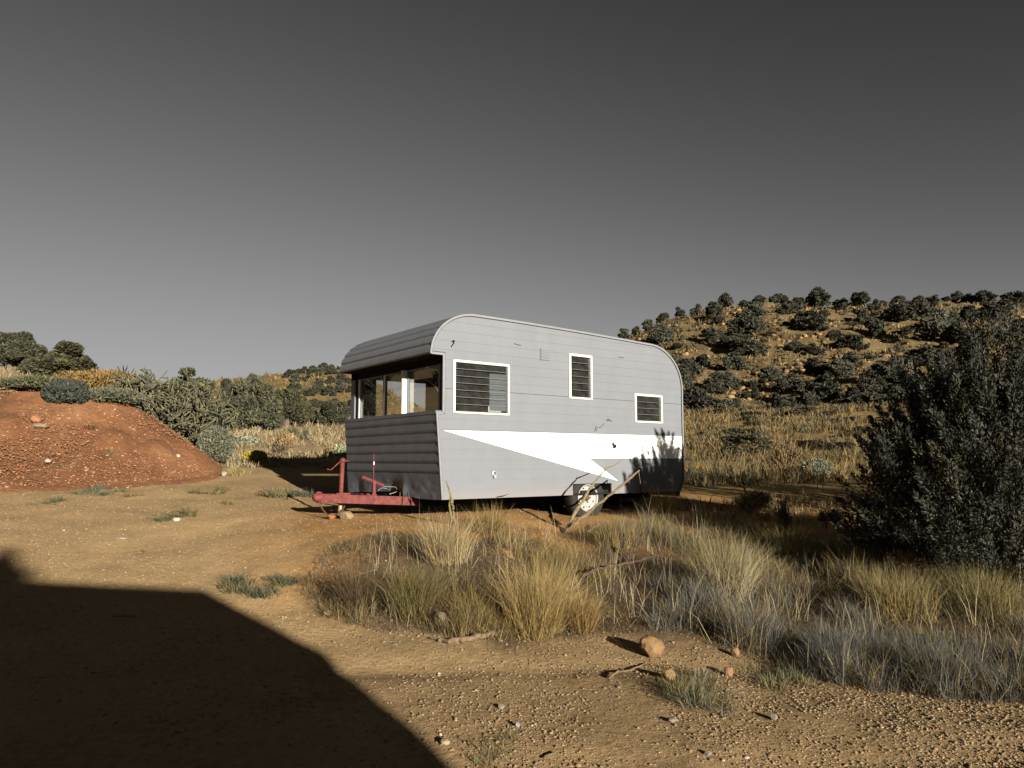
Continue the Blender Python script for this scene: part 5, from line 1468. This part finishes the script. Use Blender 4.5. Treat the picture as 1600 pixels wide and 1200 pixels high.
# ================================================================== STICKS AND BRANCHES
M_deadwood = simple('dead_wood', (.19, .13, .075), .9, 0, .4, 30, .6)
M_lichen = simple('lichen_wood', (.21, .165, .08), .9, 0, .45, 26, .6)
M_darkwood = simple('dark_wood', (.09, .055, .035), .9, 0, .4, 30, .6)
def stick(pts, rad, label, mat=M_deadwood, name='dead_branch', cat='branch', knots=0.0, seed=0, extra=()):
    r_ = random.Random(seed); P = [Vector(p) for p in pts]
    dense = []; rr = []
    nseg = 7
    for i in range(len(P) - 1):
        for k in range(nseg):
            t_ = k / nseg; q = P[i].lerp(P[i + 1], t_)
            l_ = rad[i] * (1 - t_) + rad[i + 1] * t_
            dense.append(q + Vector((r_.gauss(0, l_ * .25), r_.gauss(0, l_ * .25), r_.gauss(0, l_ * .25)))); rr.append(l_ * r_.uniform(1 - knots, 1 + knots))
    dense.append(P[-1]); rr.append(rad[-1])
    o0 = dense[0].copy()
    mb = MB(); mb.tube([d - o0 for d in dense], rr, 8)
    for e in extra:
        mb.tube([Vector(q) - o0 for q in e[0]], e[1], 6)
    o = mb.build(name, mat, None); o.location = o0
    return tag(o, label, cat)
def tp(x, y, w): s_, w_, h_ = onw(x, y, w); return tuple(TW(s_, w_, h_))
stick([tp(884, 832, -.7), tp(899, 800, -.65), tp(925, 760, -.6), tp(947, 731, -.58)], [.020, .017, .013, .009], 'lichen covered broken branch leaning left of the other before the wheel', M_lichen, knots=.35, seed=3,
      extra=[([tp(945, 733, -.58), tp(962, 726, -.56), tp(975, 716, -.55)], [.008, .006, .003])])
stick([tp(872, 842, -.8), tp(905, 812, -.78), tp(955, 772, -.7), tp(999, 735, -.62)], [.014, .020, .016, .010], 'longer bare broken branch leaning to the right across the wheel', M_deadwood, knots=.35, seed=4,
      extra=[([tp(998, 737, -.62), tp(1001, 756, -.6)], [.005, .003])])
stick([tp(905, 838, -.9), tp(932, 822, -.9), tp(950, 812, -.9)], [.006, .010, .004], 'thin dark twig crossing under the two broken branches', M_deadwood, knots=.3, seed=5, name='twig', cat='twig')
stick([tp(719, 848, -.35), tp(712, 825, -.33), tp(708, 795, -.33), tp(704, 772, -.33), tp(697, 752, -.33)], [.022, .020, .016, .010, .006], 'upright forked dead stick in front of the trailer front corner', M_lichen, knots=.3, seed=6,
      extra=[([tp(706, 815, -.33), tp(702, 790, -.33), tp(703, 774, -.33)], [.014, .011, .006])])
def gp(x, y, up=.012): p = hit(x, y)[0]; return (p[0], p[1], p[2] + up)
stick([gp(672, 1000), gp(700, 1008, .02), gp(740, 1005, .03), gp(770, 998, .03), gp(797, 991, .02)], [.006, .016, .018, .016, .012], 'long pale bent branch lying at the foot of the grass bank', M_deadwood, knots=.25, seed=7)
stick([gp(690, 975), gp(735, 968, .03), gp(765, 952, .06), gp(790, 930, .10)], [.004, .005, .005, .003], 'thin curved pale stalk arching over the low clump', M_deadwood, seed=8, name='twig', cat='twig')
stick([gp(525, 913), gp(560, 905, .03), gp(590, 900, .05)], [.005, .007, .004], 'pale twig sticking out of the left dry scrub', M_deadwood, seed=9, name='twig', cat='twig')
stick([gp(175, 966), gp(210, 966)], [.004, .004], 'short straight stick inside the building shadow', M_deadwood, seed=10, name='twig', cat='twig')
stick([gp(40, 848), gp(63, 849)], [.006, .004], 'short flat stick on the open dirt at far left', M_deadwood, seed=11, name='twig', cat='twig')
stick([gp(120, 864), gp(141, 864)], [.006, .004], 'short stick on the dirt above the roof shadow', M_deadwood, seed=12, name='twig', cat='twig')
stick([gp(213, 869), gp(222, 868), gp(226, 864), gp(220, 862)], [.004, .004, .004, .003], 'small curled twig on the open dirt', M_deadwood, seed=13, name='twig', cat='twig')
stick([gp(953, 1062), gp(965, 1056, .02), gp(985, 1051), gp(1010, 1040)], [.007, .006, .005, .003], 'crooked dark twig on the dirt left of the small orange rock', M_deadwood, seed=14, name='twig', cat='twig')
stick([gp(910, 925, .12), gp(935, 915, .14), gp(985, 905, .13), gp(1030, 895, .15), gp(1022, 870, .26)], [.006, .014, .012, .010, .005], 'dark fallen branch half buried in the middle of the grass', M_darkwood, knots=.35, seed=15)
stick([gp(850, 1190), gp(868, 1182)], [.004, .003], 'short twig on the gravel near the bottom edge', M_deadwood, seed=16, name='twig', cat='twig')
# the slender crooked stem right of the trailer
stick([gp(1213, 800), gp(1210, 780, .1), gp(1204, 755, .28)], [.010, .008, .004], 'slender crooked dead stem in the dark band right of the trailer', M_lichen, seed=17)

# ================================================================== SHED BEHIND THE CAMERA (casts the foreground shadow)
vd = Vector((-math.sin(math.pi - SUN_AZ), math.cos(math.pi - SUN_AZ), 0)); vd = Vector((-sdir.x, -sdir.y, 0)).normalized()
ud = Vector((vd.y, -vd.x, 0))
M_shedw = simple('shed_wood', (.16, .11, .075), .9, 0, .25, 6)
M_shedr = simple('shed_roof', (.14, .13, .125), .7, 0, .2, 6)
shed = empty('shed', (0, 0, 0)); tag(shed, 'gambrel roofed wooden shed standing behind the photographer', 'shed')
prof = [(1.43, -.3), (1.43, 2.28), (.98, 2.82), (-.53, 3.10), (-2.4, 3.25), (-4.2, 3.10), (-5.7, 2.82), (-6.2, 2.30), (-6.2, -.3)]
V0 = -4.5
def sp_(u, v, z): return tuple(ud * u + vd * v + Vector((0, 0, z)))
mb = MB(); f0 = [sp_(u, V0, z) for u, z in prof]; f1 = [sp_(u, V0 - 6, z) for u, z in prof]
n = len(prof)
mb.add(f0, [tuple(range(n))]); mb.add(f1, [tuple(range(n))[::-1]])
mb.quad(f0[0], f1[0], f1[1], f0[1]); mb.quad(f0[-2], f1[-2], f1[-1], f0[-1]); mb.build('wall', M_shedw, shed)
mb = MB()
for i in range(1, n - 2):
    a, b_ = prof[i], prof[i + 1]
    mb.quad(sp_(a[0], V0 + .02, a[1] + .0), sp_(b_[0], V0 + .02, b_[1] + .0), sp_(b_[0], V0 - 6.02, b_[1]), sp_(a[0], V0 - 6.02, a[1]))
mb.build('roof', M_shedr, shed)
q = ud * -.02 + vd * -12.0
put_tree(MID[3], (q.x, q.y, -.3), 2.2, 6.64, 'juniper tree standing beyond the shed behind the photographer', None, 'tree', True)
